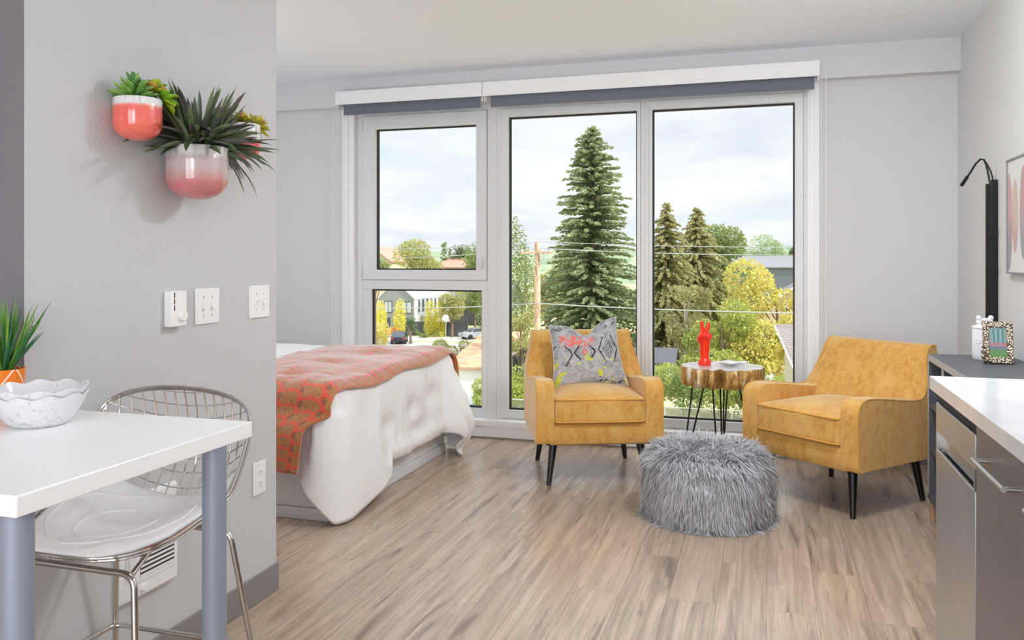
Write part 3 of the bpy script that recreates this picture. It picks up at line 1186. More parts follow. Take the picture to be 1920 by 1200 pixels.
fr = [(-0.245, 1.53, 0.008), (-0.182, 1.60, 0.558), (0.152, 1.60, 0.558), (0.225, 1.53, 0.008)]
re = [(-0.258, 1.985, 0.008), (-0.186, 1.915, 0.566), (0.186, 1.915, 0.566), (0.258, 1.985, 0.008)]
MB().tube(bentbar(fr), 0.008, 12).build('front_frame', 'chrome', sl)
MB().tube(bentbar(re), 0.008, 12).build('rear_frame', 'chrome', sl)
for s in (-1, 1):
    MB().tube([(s * 0.146 - (0.03 if s < 0 else 0), 1.60, 0.558), (s * 0.136, 1.70, 0.606)], 0.0065, 10).build('strut', 'chrome', sl)
    MB().tube([(s * 0.12, 1.915, 0.566), (s * 0.12, 1.87, 0.604)], 0.0065, 10).build('strut', 'chrome', sl)
    MB().cyl((s * 0.14, 1.73, 0.595), (s * 0.14, 1.73, 0.615), 0.006, n=12).build('bolt', 'chrome', sl)


def lerp3(a, b, t):
    return tuple(a[i] + (b[i] - a[i]) * t for i in range(3))


fz = 0.245
rg = []
for (lo, hi) in ((fr[0], fr[1]), (fr[3], fr[2]), (re[3], re[2]), (re[0], re[1])):
    rg.append(lerp3(lo, hi, (fz - lo[2]) / (hi[2] - lo[2])))
MB().tube(bentbar(rg + [rg[0]], rad=0.03), 0.0075, 12).build('foot_ring', 'chrome', sl)

# ------------------------------------------------------------------ bed, comforter, throw
bd = thing('bed', 'white platform bed base behind the grey partition', 'bed', (-3.105, 4.425, 0))
MB().box(-1.045, 1.045, -0.78, 0.78, 0, 0.058).build('plinth', 'bed_paint', bd, bevel=0.003)
MB().box(-1.04, 1.037, -0.773, 0.773, 0.060, 0.30).build('base_panel', 'bed_paint', bd, bevel=0.004)
rbox(1.03, 0.775, 0.14, 0.05, 6, 4).move(lambda p: (p[0] - 0.005, p[1], p[2] + 0.442)).build('mattress', 'white_cotton', bd, smooth=60)

BX0, BX1, BY0, BY1, BZ, BR = -4.16, -2.020, 3.590, 5.262, 0.665, 0.075


def bed_top(x, y):
    d = min(BX1 - x, y - BY0, BY1 - y)
    crown = 0.040 * (1 - math.exp(-max(0, d) / 0.22)) + 0.012 * math.exp(-((y - 5.0) / 0.35) ** 2)
    tuft = 0.0
    for i in range(4):
        for j in range(4):
            dx, dy = x - (-2.35 - 0.5 * i), y - (3.8 + 0.42 * j)
            tuft -= 0.018 * math.exp(-(dx * dx + dy * dy) / 0.006)
    w = 0.014 * mn.noise(Vector((x * 3.1, y * 3.1, 0.3))) + 0.006 * mn.noise(Vector((x * 9, y * 9, 2)))
    edge = 0.0
    if d < BR:
        edge = -(BR - math.sqrt(max(0, BR * BR - (BR - max(d, 0)) ** 2)))
    return BZ + crown + tuft + w + edge


def foot_hem(y):
    if y < 3.70:
        return 0.012
    if y < 4.216:
        return 0.012 + (y - 3.70) / 0.516 * 0.075
    if y < 5.02:
        return 0.165 - 0.012 * math.sin((y - 4.2) * 4.5)
    if y < 5.10:
        return 0.165 - (y - 5.02) / 0.08 * 0.15
    return 0.012


def near_hem(x):
    if x < -2.30:
        return 0.265 + 0.008 * math.sin(x * 9)
    if x < -2.165:
        return 0.265 - (x + 2.30) / 0.135 * 0.030
    return 0.235 - (x + 2.165) / 0.055 * 0.08


cols = []
rc = 0.09
for x in np.linspace(BX0, BX1 - rc, 70):
    cols.append((x, BY0, 0, -1, near_hem(x), 'n'))
for k in range(1, 12):
    a = -PI / 2 + PI / 2 * k / 12
    cols.append((BX1 - rc + rc * math.cos(a), BY0 + rc + rc * math.sin(a), math.cos(a), math.sin(a), max(0.012, 0.155 - 0.155 * k / 7), 'c'))
for y in np.linspace(BY0 + rc, BY1 - rc, 150):
    cols.append((BX1, y, 1, 0, foot_hem(y), 'f'))
for k in range(1, 12):
    a = PI / 2 * k / 12
    cols.append((BX1 - rc + rc * math.cos(a), BY1 - rc + rc * math.sin(a), math.cos(a), math.sin(a), 0.012, 'd'))
for x in np.linspace(BX1 - rc, BX0, 40):
    cols.append((x, BY1, 0, 1, 0.15, 's'))
NS, NR, NT = 34, 5, 16


def sstep(t):
    t = max(0.0, min(1.0, t))
    return t * t * (3 - 2 * t)


def skirt(c, z):
    x, y, nx, ny, hem, kind = c
    dep = BZ - z
    o = 0.012 * sstep(dep / 0.15)
    fold = 0
    if kind in 'fcn':
        zb = 0.640 - (y - 3.66) / 1.05 if kind == 'f' else 0.56
        if kind == 'n':
            zb = 0.60 - (-2.03 - x) / 0.40
        inside = sstep((zb - z) / 0.022)
        flare = 0.022 * sstep((zb - z) / 0.25)
        o += (0.030 + flare) * inside
        if kind == 'f':
            o += (1 - inside) * (0.022 * mn.noise(Vector((y * 7, z * 2.2, 5))) * sstep(dep / 0.2) + 0.008 * mn.noise(Vector((y * 22, z * 5, 1))) * sstep(dep / 0.2))
            for (ty, tz) in ((4.22, 0.37), (4.56, 0.40), (4.88, 0.44), (4.62, 0.26)):
                dy, dz = y - ty, z - tz
                o -= (1 - inside) * 0.030 * math.exp(-(dy * dy * 160 + dz * dz * 340))
                o -= (1 - inside) * 0.012 * math.exp(-((dy - 0.25 * (tz - z)) ** 2 * 900)) * sstep((tz - z) / 0.05)
            # belly of the padded hem
            o += (1 - inside) * 0.022 * math.exp(-((z - hem - 0.05) / 0.05) ** 2)
        o += 0.010 * inside * mn.noise(Vector((x * 6, y * 6, z * 3)))
    far = 0.0
    if kind == 'f':
        far = sstep((y - 4.99) / 0.05)
    elif kind == 'd':
        far = 1.0
    elif kind == 's':
        far = sstep((x + 2.35) / 0.25)
    if far:
        o += far * (0.15 * sstep(dep / 0.50) - 0.13 * sstep((0.17 - z) / 0.14) * (0.6 + 0.5 * mn.noise(Vector((x * 14, y * 14, z * 10)))))
        o += far * 0.016 * mn.noise(Vector((x * 9, y * 9, z * 12)))
    if kind == 's':
        o = min(o, 0.09)
    return o


cf_ = MB()
rows = NT + NR + NS
for c in cols:
    x, y, nx, ny, hem, kind = c
    sx, sy = min(max(x, BX0 + 0.01), -2.75), 4.42
    ex, ey = x - nx * BR, y - ny * BR
    for k in range(NT):                                   # from the spine to where the edge rounds over
        t = k / NT
        px, py = sx + (ex - sx) * t, sy + (ey - sy) * t
        cf_.v.append((px, py, bed_top(px, py)))
    ztop = bed_top(ex, ey)
    for k in range(NR):
        a = PI / 2 * k / NR
        cf_.v.append((ex + nx * BR * math.sin(a), ey + ny * BR * math.sin(a), ztop - BR * (1 - math.cos(a))))
    z0 = ztop - BR
    for k in range(NS):
        z = z0 + (hem - z0) * k / (NS - 1)
        o = skirt(c, z)
        cf_.v.append((x + nx * o, y + ny * o, z))
for i in range(len(cols) - 1):
    for j in range(rows - 1):
        a, b = i * rows + j, (i + 1) * rows + j
        cf_.f.append((a, a + 1, b + 1, b))
comf = cf_.build('comforter', 'white_cotton', smooth=180, solid=0.02)
tag(comf, 'thick white quilted comforter draped over the bed down to the floor', 'comforter')

# the printed throw lies across the foot of the bed and hangs down its near side
L1, L3 = 0.31, 0.10
PW = BY1 - BY0 - 2 * BR


def throw_pt(a, s):
    """a runs from the head-side hem to the foot hem, s from the near hem over the top to the far hem"""
    hang = max(0.0, L1 - s)
    xl = -2.665 - 0.06 * sstep((s - 0.5) / 0.5) + 0.05 * math.sin(s * 3.1) - 0.10 * hang
    arc = BR * 1.25 + 0.010 * math.sin(s * 9)            # how far the foot hem folds over the edge
    xe = BX1 - BR - 0.16 * hang
    ln = (xe - xl) + arc * (1 - sstep(hang / 0.12))
    d = a * ln
    x = xl + d
    th = 0.0
    if x > xe:
        th = min(PI / 2, (x - xe) / BR)
        x = xe + (BR + 0.026) * math.sin(th)
    fold = (BR + 0.006) * (1 - math.cos(th))
    q = PI / 2 * BR
    xt = min(x, BX1 - BR)
    rip = 0.004 * mn.noise(Vector((x * 12, s * 12, 7))) + 0.008 * mn.noise(Vector((x * 3.5, s * 5, 3)))
    if s < L1:
        z = BZ - BR - hang * 0.97 - 0.02 * a * (1 - s / L1)
        y = BY0 - 0.040 - 0.045 * sstep(hang / 0.14) - 0.006 * mn.noise(Vector((x * 5, s * 5, 0)))
        y -= 0.020 * sstep((a - 0.45) / 0.4) * sstep(hang / 0.2)
        z -= fold * 0.6 * (1 - sstep(hang / 0.12))
    elif s < L1 + q:
        t = (s - L1) / q * PI / 2
        y0, y1 = BY0 - 0.040, BY0 + BR
        y = y1 - (y1 - y0) * math.cos(t)
        z = BZ - BR + BR * math.sin(t) + (0.018 + bed_top(xt, y1) - BZ - fold) * math.sin(t) - fold * 0.6 * (1 - math.sin(t))
    elif s < L1 + q + PW:
        y = BY0 + BR + (s - L1 - q)
        z = bed_top(xt, y) + 0.018 - fold
    else:
        t = min(1.0, (s - L1 - q - PW) / (q + L3))
        y = BY1 - BR + (BR + 0.03) * math.sin(t * PI / 2)
        z = bed_top(xt, BY1 - BR) + 0.018 - t * t * 0.16 - fold
    return (x, y, z + rip)


ST = L1 + PI / 2 * BR * 2 + PW + L3
tm = MB().grid(lambda a, s: throw_pt(a, s * ST), 60, 150)
thr = tm.build('throw_blanket', 'cat_print_throw', smooth=180)
uvl = thr.data.uv_layers.new(name='UVMap')
for lp in thr.data.loops:
    i = lp.vertex_index
    uvl.data[lp.index].uv = ((i % 61) / 60 * 0.72 + 0.03, (i // 61) / 150 * ST)
k = thr.modifiers.new('thickness', 'SOLIDIFY')
k.thickness, k.offset = 0.008, -1
tag(thr, 'orange-red throw printed with spotted cats across the foot of the bed', 'blanket')


# ------------------------------------------------------------------ armchairs
def crv(pts, n=6):
    """Catmull-Rom through 2-D points"""
    out = []
    P = [pts[0]] + list(pts) + [pts[-1]]
    for i in range(1, len(P) - 2):
        for k in range(n):
            t = k / n
            q = []
            for c in (0, 1):
                a, b, d, e = P[i - 1][c], P[i][c], P[i + 1][c], P[i + 2][c]
                q.append(0.5 * (2 * b + (d - a) * t + (2 * a - 5 * b + 4 * d - e) * t * t + (3 * b - a - 3 * d + e) * t ** 3))
            out.append(tuple(q))
    out.append(tuple(pts[-1]))
    return out


TOPLINE = crv([(-0.362, 0.26), (-0.366, 0.42), (-0.366, 0.53), (-0.350, 0.575), (-0.315, 0.597), (-0.26, 0.602), (-0.15, 0.592), (-0.02, 0.575), (0.10, 0.562),
               (0.165, 0.566), (0.205, 0.592), (0.235, 0.645), (0.262, 0.72), (0.288, 0.785), (0.312, 0.818), (0.345, 0.832), (0.378, 0.828)], 5)
SIDE = [(-0.352, 0.245), (-0.362, 0.26)] + TOPLINE[1:] + [(0.382, 0.80), (0.372, 0.60), (0.366, 0.26), (0.356, 0.245)]


def taper(p):
    x, y, z = p
    k = 1 - 0.13 * sstep((z - 0.57) / 0.24) * sstep((y - 0.05) / 0.2)
    return (x * k, y, z)


def armchair(label, loc, rz):
    c = thing('armchair', label, 'armchair', loc, rz, 'mustard velvet armchairs by the window')
    for s in (-1, 1):
        m = MB().prism(SIDE, 'x', s * 0.262, s * 0.365).move(taper)
        sd = m.build('side_panel', 'mustard_velvet', c, bevel=0.028, seg=6)
        pp = [taper((s * 0.3625, y, z)) for (y, z) in SIDE[1:-4]]
        MB().tube(pp, 0.0042, 8).build('piping', 'mustard_piping', sd)
    inner = crv([(0.11, 0.42), (0.145, 0.50), (0.185, 0.575), (0.222, 0.65), (0.254, 0.725), (0.282, 0.785), (0.310, 0.820), (0.345, 0.834), (0.376, 0.830)], 5)
    back = inner + [(0.381, 0.80), (0.371, 0.60), (0.365, 0.26), (0.11, 0.26)]
    nb, nx = len(back), 28
    m = MB()
    for i in range(nx + 1):
        x = -0.3655 + 0.731 * i / nx
        w = abs(x) / 0.3655
        for (y, z) in back:
            yy = y
            if y < 0.34 and z > 0.45:
                yy = y - 0.012 + 0.030 * w ** 10             # the inside back rounds off at its outer edges
                yy -= 0.030 * sstep((0.66 - z) / 0.12) * sstep((w - 0.45) / 0.4)
            m.v.append(taper((x, yy, z)))
    for i in range(nx):
        for j in range(nb):
            j2 = (j + 1) % nb
            m.f.append((i * nb + j, i * nb + j2, (i + 1) * nb + j2, (i + 1) * nb + j))
    m.f.append(tuple(range(nb - 1, -1, -1)))
    m.f.append(tuple(nx * nb + j for j in range(nb)))
    m.build('backrest', 'mustard_velvet', c, smooth=50)
    m = MB().prism([(-0.352, 0.238), (-0.360, 0.25), (-0.360, 0.348), (-0.345, 0.362), (0.16, 0.362), (0.16, 0.238)], 'x', -0.285, 0.285)
    m.build('seat_rail', 'mustard_velvet', c, bevel=0.008)
    MB().box(-0.30, 0.30, -0.31, 0.33, 0.228, 0.245).build('dust_cover', 'black_wood', c)
    cu = rbox(0.262, 0.275, 0.066, 0.022, 10, 4)

    def puff(p):
        x, y, z = p
        u, v = x / 0.262, y / 0.275
        q = (1 - min(1, u * u)) * (1 - min(1, v * v) ** 2)
        return (x, y - 0.098 - 0.012 * (1 - u * u) * (v < -0.95), z + 0.430 + (0.042 * q if z > 0 else -0.0) + 0.008 * (z > 0))
    cu.move(puff)
    ct = cu.build('seat_cushion', 'mustard_velvet', c, smooth=60)
    hx, hy, r = 0.258, 0.271, 0.03
    for zz in (0.498, 0.372):
        pts = []
        for (cx, cy, a0) in ((hx - r, -hy + r, -90), (hx - r, hy - r, 0), (-hx + r, hy - r, 90), (-hx + r, -hy + r, 180)):
            for k in range(5):
                a = math.radians(a0 + 90 * k / 4)
                pts.append((cx + r * math.cos(a), cy + r * math.sin(a) - 0.098 - (0.012 if cy < 0 else 0), zz))
        MB().tube(pts, 0.0052, 8, True).build('piping', 'mustard_piping', ct)
    for sx in (-1, 1):
        for sy in (-1, 1):
            MB().tube([(sx * 0.252, sy * 0.262 + 0.01, 0.245), (sx * 0.287, sy * 0.300, 0.0)], [0.0255, 0.0135], 20).build('leg', 'black_wood', c)
    return c


armchair('mustard velvet armchair left of the side table, holding the patterned cushion', (-1.036, 4.996, 0), math.radians(21.5))
armchair('empty mustard velvet armchair on the right, beside the dark console', (0.390, 4.875, 0), math.radians(-40.7))


def cushion():
    W, Hh, T = 0.224, 0.212, 0.072
    n = 28
    m = MB()
    uv = []

    def pt(u, v, s):
        a, b = 2 * u - 1, 2 * v - 1
        x = W * a * (1 - 0.10 * (1 - b * b)) * (1 - 0.05 * b)
        z = Hh * b * (1 - 0.10 * (1 - a * a))
        if b > 0:
            z -= 0.075 * b ** 2 * math.exp(-((a - 0.06) / 0.34) ** 2)
        th = T * (max(0, 1 - a * a) * max(0, 1 - b * b)) ** 0.42
        th *= 1 - 0.35 * math.exp(-((a - 0.06) / 0.3) ** 2) * max(0, b)
        z += 0.012 * a * max(0, b)
        return (x, s * th, z)
    for s in (-1, 1):
        m.grid(lambda u, v, s=s: pt(u, v, s), n, n)
    N = (n + 1) ** 2
    k = n * n
    m.f = m.f[:k] + [tuple(reversed(f)) for f in m.f[k:]]
    o = m.build('throw_pillow', 'patterned_cotton', smooth=180)
    ul = o.data.uv_layers.new(name='UVMap')
    for lp in o.data.loops:
        i = lp.vertex_index % N
        ul.data[lp.index].uv = ((i % (n + 1)) / n, (i // (n + 1)) / n)
    edge = [pt(i / n, 0, 0) for i in range(n)] + [pt(1, i / n, 0) for i in range(n)] + [pt(1 - i / n, 1, 0) for i in range(n)] + [pt(0, 1 - i / n, 0) for i in range(n)]
    MB().tube(edge, 0.004, 8, True).build('cord_piping', 'cushion_cord', o)
    return tag(o, 'grey patterned square cushion with coral and yellow marks on the left armchair', 'cushion')


cu = cushion()
R = Matrix.Rotation(math.radians(21.5), 4, 'Z')
lp = R @ Vector((-0.012, 0.040, 0.0))
cu.matrix_world = Matrix.Translation((-1.036 + lp.x, 4.996 + lp.y, 0.706)) @ R @ Matrix.Rotation(math.radians(-3), 4, 'Z') @ Matrix.Rotation(math.radians(-20), 4, 'X') @ Matrix.Rotation(math.radians(-4.5), 4, 'Y')

# ------------------------------------------------------------------ fur pouf
prof = [(0, 0.0), (0.25, 0.0), (0.278, 0.012), (0.292, 0.06), (0.300, 0.14), (0.303, 0.22), (0.294, 0.28), (0.255, 0.328), (0.15, 0.350), (0, 0.356)]
pf = MB().lathe(prof, 40).build('fur_pouf', 'fur_base', smooth=180, loc=(-0.285, 4.315, 0))
tag(pf, 'round grey shaggy fur pouf on the floor between the armchairs', 'pouf')


def fur():
    rng = np.random.default_rng(3)
    N = 30000
    P = np.array(prof[1:], float)
    seg = np.hypot(*(P[1:] - P[:-1]).T)
    area_ = seg * (P[1:, 0] + P[:-1, 0]) / 2
    si = rng.choice(len(seg), N, p=area_ / area_.sum())
    t = rng.random(N)
    r = P[si, 0] + (P[si + 1, 0] - P[si, 0]) * t
    z = P[si, 1] + (P[si + 1, 1] - P[si, 1]) * t
    d = (P[si + 1] - P[si]) / seg[si][:, None]
    nr, nz = d[:, 1], -d[:, 0]                      # outward normal in the (r, z) plane
    a = rng.random(N) * 2 * PI
    ca, sa = np.cos(a), np.sin(a)
    p = np.stack([r * ca, r * sa, z], 1)
    nrm = np.stack([nr * ca, nr * sa, nz], 1)
    cl = np.array([[mn.noise(Vector((math.cos(q) * 5, math.sin(q) * 5, w * 12))), mn.noise(Vector((math.cos(q) * 5 + 9, math.sin(q) * 5, w * 12)))] for q, w in zip(a, z)])
    tan = np.stack([-sa, ca, np.zeros(N)], 1)
    dirv = nrm * 0.75 + tan * (cl[:, :1] * 1.3 + rng.normal(0, .22, (N, 1))) + rng.normal(0, .16, (N, 3))
    dirv[:, 2] += cl[:, 1] * 0.6 - 0.15
    rad = np.stack([ca, sa, np.zeros(N)], 1)
    dirv += rad * (nz[:, None] > 0.6) * (0.5 + cl[:, 1:] * 1.2)
    dirv /= np.linalg.norm(dirv, axis=1)[:, None]
    L = rng.uniform(0.05, 0.085, N)
    n = 4
    pts = [p]
    for k in range(n):
        dirv = dirv + np.array([0, 0, -0.42])[None] * (0.6 + 0.4 * (nz < 0.6))[:, None]
        dirv /= np.linalg.norm(dirv, axis=1)[:, None]
        q = pts[-1] + dirv * (L / n)[:, None]
        low = q[:, 2] < 0.006
        q[low, :2] += rad[low, :2] * 0.012
        q[:, 2] = np.maximum(q[:, 2], 0.004)
        pts.append(q)
    pts = np.stack(pts, 1)
    w = rng.uniform(0.0016, 0.0030, N)
    side = np.cross(pts[:, -1] - pts[:, 0], nrm + 1e-3)
    side /= np.linalg.norm(side, axis=1)[:, None] + 1e-9
    wk = np.array([1.0, 1.0, 0.85, 0.6, 0.12])
    A = pts - side[:, None] * (w[:, None] * wk)[..., None]
    B = pts + side[:, None] * (w[:, None] * wk)[..., None]
    V = np.stack([A, B], 2).reshape(N * 10, 3)
    base = np.arange(N)[:, None] * 10
    F = np.concatenate([base + np.array([2 * k, 2 * k + 1, 2 * k + 3, 2 * k + 2]) for k in range(n)], 1).reshape(-1)
    me = bpy.data.meshes.new('fur')
    me.vertices.add(len(V))
    me.vertices.foreach_set('co', V.astype(np.float32).ravel())
    me.loops.add(len(F))
    me.loops.foreach_set('vertex_index', F.astype(np.int32))
    me.polygons.add(len(F) // 4)
    me.polygons.foreach_set('loop_start', np.arange(0, len(F), 4, dtype=np.int32))
    me.update(calc_edges=True)
    for pl in me.polygons:
        pl.use_smooth = True
    o = link('fur', me, 'grey_fur', pf)
    o['kind'] = 'stuff'


fur()

# ------------------------------------------------------------------ side table, sculpture, dish
stt = thing('side_table', 'live-edge slab side table with gilded bark and black hairpin legs', 'side table', (-0.262, 5.265, 0))


def slab_r(a):
    lob = 0.226 + 0.018 * math.cos(2 * a) - 0.058 * math.exp(-((a - 4.70) / 0.10) ** 2) - 0.022 * math.exp(-((a - 1.5) / 0.25) ** 2)
    w = 0.010 * mn.noise(Vector((math.cos(a) * 3.2, math.sin(a) * 3.2, 0))) + 0.010 * abs(math.sin(a * 6.5 + 0.6)) + 0.004 * math.sin(a * 17)
    for q, dd in ((3.75, 0.02), (4.3, 0.022), (5.3, 0.018), (5.62, 0.022)):
        w -= 1.3 * dd * math.exp(-((a - q) / 0.06) ** 2)
    return lob + w


NA = 180
sb = MB()
zs = [0.523, 0.531, 0.560, 0.600, 0.628, 0.635]
ks = [0.965, 0.992, 1.0, 0.998, 0.992, 0.975]
for z, kk in zip(zs, ks):
    for i in range(NA):
        a = 2 * PI * i / NA
        rr = slab_r(a) * kk + 0.003 * mn.noise(Vector((math.cos(a) * 14, math.sin(a) * 14, z * 12)))
        sb.v.append((rr * math.cos(a) * 0.985, rr * math.sin(a) * 1.06, z))
for j in range(len(zs) - 1):
    for i in range(NA):
        i2 = (i + 1) % NA
        sb.f.append((j * NA + i, j * NA + i2, (j + 1) * NA + i2, (j + 1) * NA + i))
sb.f.append(tuple(range(NA - 1, -1, -1)))
slab = sb.build('bark_edge', 'gilded_bark', stt, smooth=50)
tp = MB()
for z in (0.6345, 0.637):
    for i in range(NA):
        a = 2 * PI * i / NA
        rr = slab_r(a) * 0.982
        tp.v.append((rr * math.cos(a) * 0.985, rr * math.sin(a) * 1.06, z))
tp.f = [(i, (i + 1) % NA, NA + (i + 1) % NA, NA + i) for i in range(NA)] + [tuple(NA + i for i in range(NA)), tuple(range(NA - 1, -1, -1))]
tp.build('slab_top', 'pale_slab', stt, smooth=50)
for (tx, ty, fx, fy, sx, sy) in ((-0.138, -0.03, -0.225, -0.05, 0.036, -0.02), (-0.006, -0.10, -0.002, -0.165, 0.044, 0.010), (0.126, -0.02, 0.205, -0.03, 0.022, 0.030), (-0.005, 0.13, -0.005, 0.195, 0.010, 0.04)):
    path = [(tx - sx, ty - sy, 0.525)]
    for k in range(7):
        a = PI * k / 6
        path.append((fx - sx * 0.22 * math.cos(a), fy - sy * 0.22 * math.cos(a), 0.006 + 0.012 * (1 - math.sin(a))))
    path.append((tx + sx, ty + sy, 0.525))
    hl = MB().tube(path, 0.0052, 10).build('hairpin_leg', 'black_metal', stt)

# glossy red raised hand making a V sign on a flared foot
hm = MB()
hm.lathe([(0.0, 0.0), (0.037, 0.0), (0.040, 0.012), (0.034, 0.030), (0.027, 0.045), (0.0285, 0.075), (0.031, 0.105), (0.031, 0.130), (0.0, 0.135)], 32)
hm.tube([(0.0, 0, 0.020), (0.02, -0.004, 0.018), (0.038, -0.006, 0.014)], [0.024, 0.023, 0.014], 16)
hm.tube([(0, 0, 0.11), (0, 0, 0.14), (-0.002, 0, 0.168), (-0.002, 0, 0.196), (-0.002, 0, 0.204)], [0.030, 0.034, 0.039, 0.035, 0.020], 20)
hm.tube([(-0.016, 0.004, 0.190), (-0.014, 0.004, 0.222), (-0.0155, 0.003, 0.246), (-0.018, 0.002, 0.266), (-0.0185, 0.002, 0.272)], [0.0138, 0.0132, 0.0124, 0.0110, 0.007], 14)
hm.tube([(0.009, 0.004, 0.190), (0.016, 0.004, 0.220), (0.0215, 0.003, 0.243), (0.0255, 0.002, 0.260), (0.0270, 0.002, 0.266)], [0.0138, 0.0130, 0.0122, 0.0108, 0.007], 14)
hm.tube([(0.020, -0.012, 0.196), (0.024, -0.034, 0.196), (0.021, -0.042, 0.180), (0.014, -0.034, 0.166)], [0.0118, 0.0118, 0.0112, 0.0100], 14)
hm.tube([(0.034, -0.008, 0.184), (0.036, -0.030, 0.186), (0.033, -0.038, 0.170), (0.026, -0.030, 0.158)], [0.0105, 0.0105, 0.0100, 0.0090], 14)
hm.tube([(-0.030, -0.006, 0.148), (-0.034, -0.024, 0.166), (-0.020, -0.042, 0.184), (0.002, -0.050, 0.186), (0.009, -0.050, 0.182)], [0.015, 0.0135, 0.0122, 0.0112, 0.008], 14)
hand = hm.build('hand_sculpture', 'red_glaze', smooth=180, loc=(-0.366, 5.27, 0.637))
hand.rotation_euler = (0, 0, math.radians(4))
k = hand.modifiers.new('fuse', 'REMESH')
k.mode = 'VOXEL'
k.voxel_size = 0.0028
k.use_smooth_shade = True
k = hand.modifiers.new('soften', 'SMOOTH')
k.factor, k.iterations = 0.5, 5
tag(hand, 'glossy red ceramic hand making a V sign on the side table', 'sculpture')


def dish_pt(u, v):
    a = 2 * PI * u
    tip = 1 + 0.32 * max(0, math.cos(a)) ** 6
    r = v * 0.082 * tip
    z = 0.003 + 0.020 * v ** 2.2 + 0.003 * math.sin(5 * a) * v
    return (r * math.cos(a), r * math.sin(a) * 0.72, z)


ds = MB().grid(dish_pt, 48, 10).build('leaf_dish', 'ceramic_white', smooth=180, solid=0.003, loc=(-0.215, 5.275, 0.6385))
ds.rotation_euler = (0, 0, 0.2)
tag(ds, 'small white leaf-shaped dish on the side table beside the red hand', 'dish')


# ------------------------------------------------------------------ console units along the right wall
def console(label, y0, y1):
    yc = (y0 + y1) / 2
    hw = (y1 - y0) / 2 - 0.001
    o = thing('console_cabinet', label, 'cabinet', (0.956, yc, 0), group='dark grey open console units')
    d = 0.184
    MB().box(-d, d, -hw, hw, 0.790, 0.822).build('top_panel', 'console_grey', o, bevel=0.001)
    for s in (-1, 1):
        MB().box(-d, d, s * hw - (0.030 if s > 0 else 0), s * hw + (0.030 if s < 0 else 0), 0.10, 0.790).build('side_panel', 'console_grey', o, bevel=0.001)
    MB().box(-d, d, -hw + 0.03, hw - 0.03, 0.10, 0.128).build('bottom_panel', 'console_grey', o, bevel=0.001)
    MB().box(d - 0.01, d, -hw + 0.03, hw - 0.03, 0.128, 0.790).build('back_panel', 'console_grey', o, smooth=0)
    MB().box(-d + 0.004, d - 0.012, -0.012, 0.012, 0.128, 0.790).build('divider', 'console_grey', o, bevel=0.001)
    for z in (0.35, 0.57):
        MB().box(-d + 0.006, d - 0.012, -hw + 0.031, -0.013, z - 0.012, z + 0.012).box(-d + 0.006, d - 0.012, 0.013, hw - 0.031, z - 0.012, z + 0.012).build('shelf', 'console_grey', o, bevel=0.001)
    e = MB()
    e.box(-d - 0.0015, -d, -hw, hw, 0.791, 0.821)
    for y in (-hw + 0.015, 0, hw - 0.015):
        w = 0.014 if y else 0.011
        e.box(-d - 0.0015, -d + (0.004 if not y else 0), y - w, y + w, 0.129, 0.789)
    e.build('edge_band', 'console_edge', o, smooth=0)
    for sx in (-1, 1):
        for sy in (-1, 1):
            MB().box(sx * 0.155 - 0.022, sx * 0.155 + 0.022, sy * (hw - 0.025) - 0.022, sy * (hw - 0.025) + 0.022, 0, 0.10).build('foot', 'pale_wood', o, bevel=0.002)


console('dark grey open console unit nearest the window, holding the white jar', 3.862, 4.582)
console('dark grey open console unit mostly hidden behind the white kitchen worktop', 3.138, 3.860)

jar = thing('lidded_jar', 'white ceramic treat jar with bone-shaped lid knob on the console', 'jar', (0.985, 4.40, 0.822))
JR = 0.054
jb = MB().lathe([(0, 0), (JR - 0.004, 0), (JR - 0.001, 0.004), (JR, 0.02), (JR, 0.142), (JR - 0.003, 0.148), (JR - 0.006, 0.148), (JR - 0.006, 0.02), (0, 0.012)], 48).build('body', 'ceramic_white', jar, smooth=40)
MB().lathe([(0, 0.148), (JR + 0.002, 0.148), (JR + 0.003, 0.153), (JR - 0.002, 0.158), (0.03, 0.166), (0, 0.168)], 48).build('lid', 'ceramic_white', jar, smooth=60)
bn = MB()
bn.tube([(-0.024, 0, 0.186), (0.024, 0, 0.186)], 0.009, 14)
for s in (-1, 1):
    for q in (-1, 1):
        bn.lathe([(0, -0.0125)] + [(0.0125 * math.cos(a), 0.0125 * math.sin(a)) for a in (-1.2, -.8, -.4, 0, .4, .8, 1.2)] + [(0, 0.0125)], 16, (s * 0.028, 0, 0.186 + q * 0.010))
bn.cyl((0, 0, 0.164), (0, 0, 0.182), 0.010, 0.008, 14)
bn.build('bone_knob', 'ceramic_white', jar, smooth=60).rotation_euler = (0, 0, 0.25)
for aa in (-2.32, -1.86, -1.4):
    ring = []
    for k in range(24):
        t = 2 * PI * k / 24
        ang = aa + 0.17 * math.cos(t)
        ring.append(((JR + 0.0005) * math.cos(ang), (JR + 0.0005) * math.sin(ang), 0.088 + 0.0095 * math.sin(t)))
    MB().tube(ring, 0.0022, 8, True).build('embossed_ring', 'ceramic_white', jar)

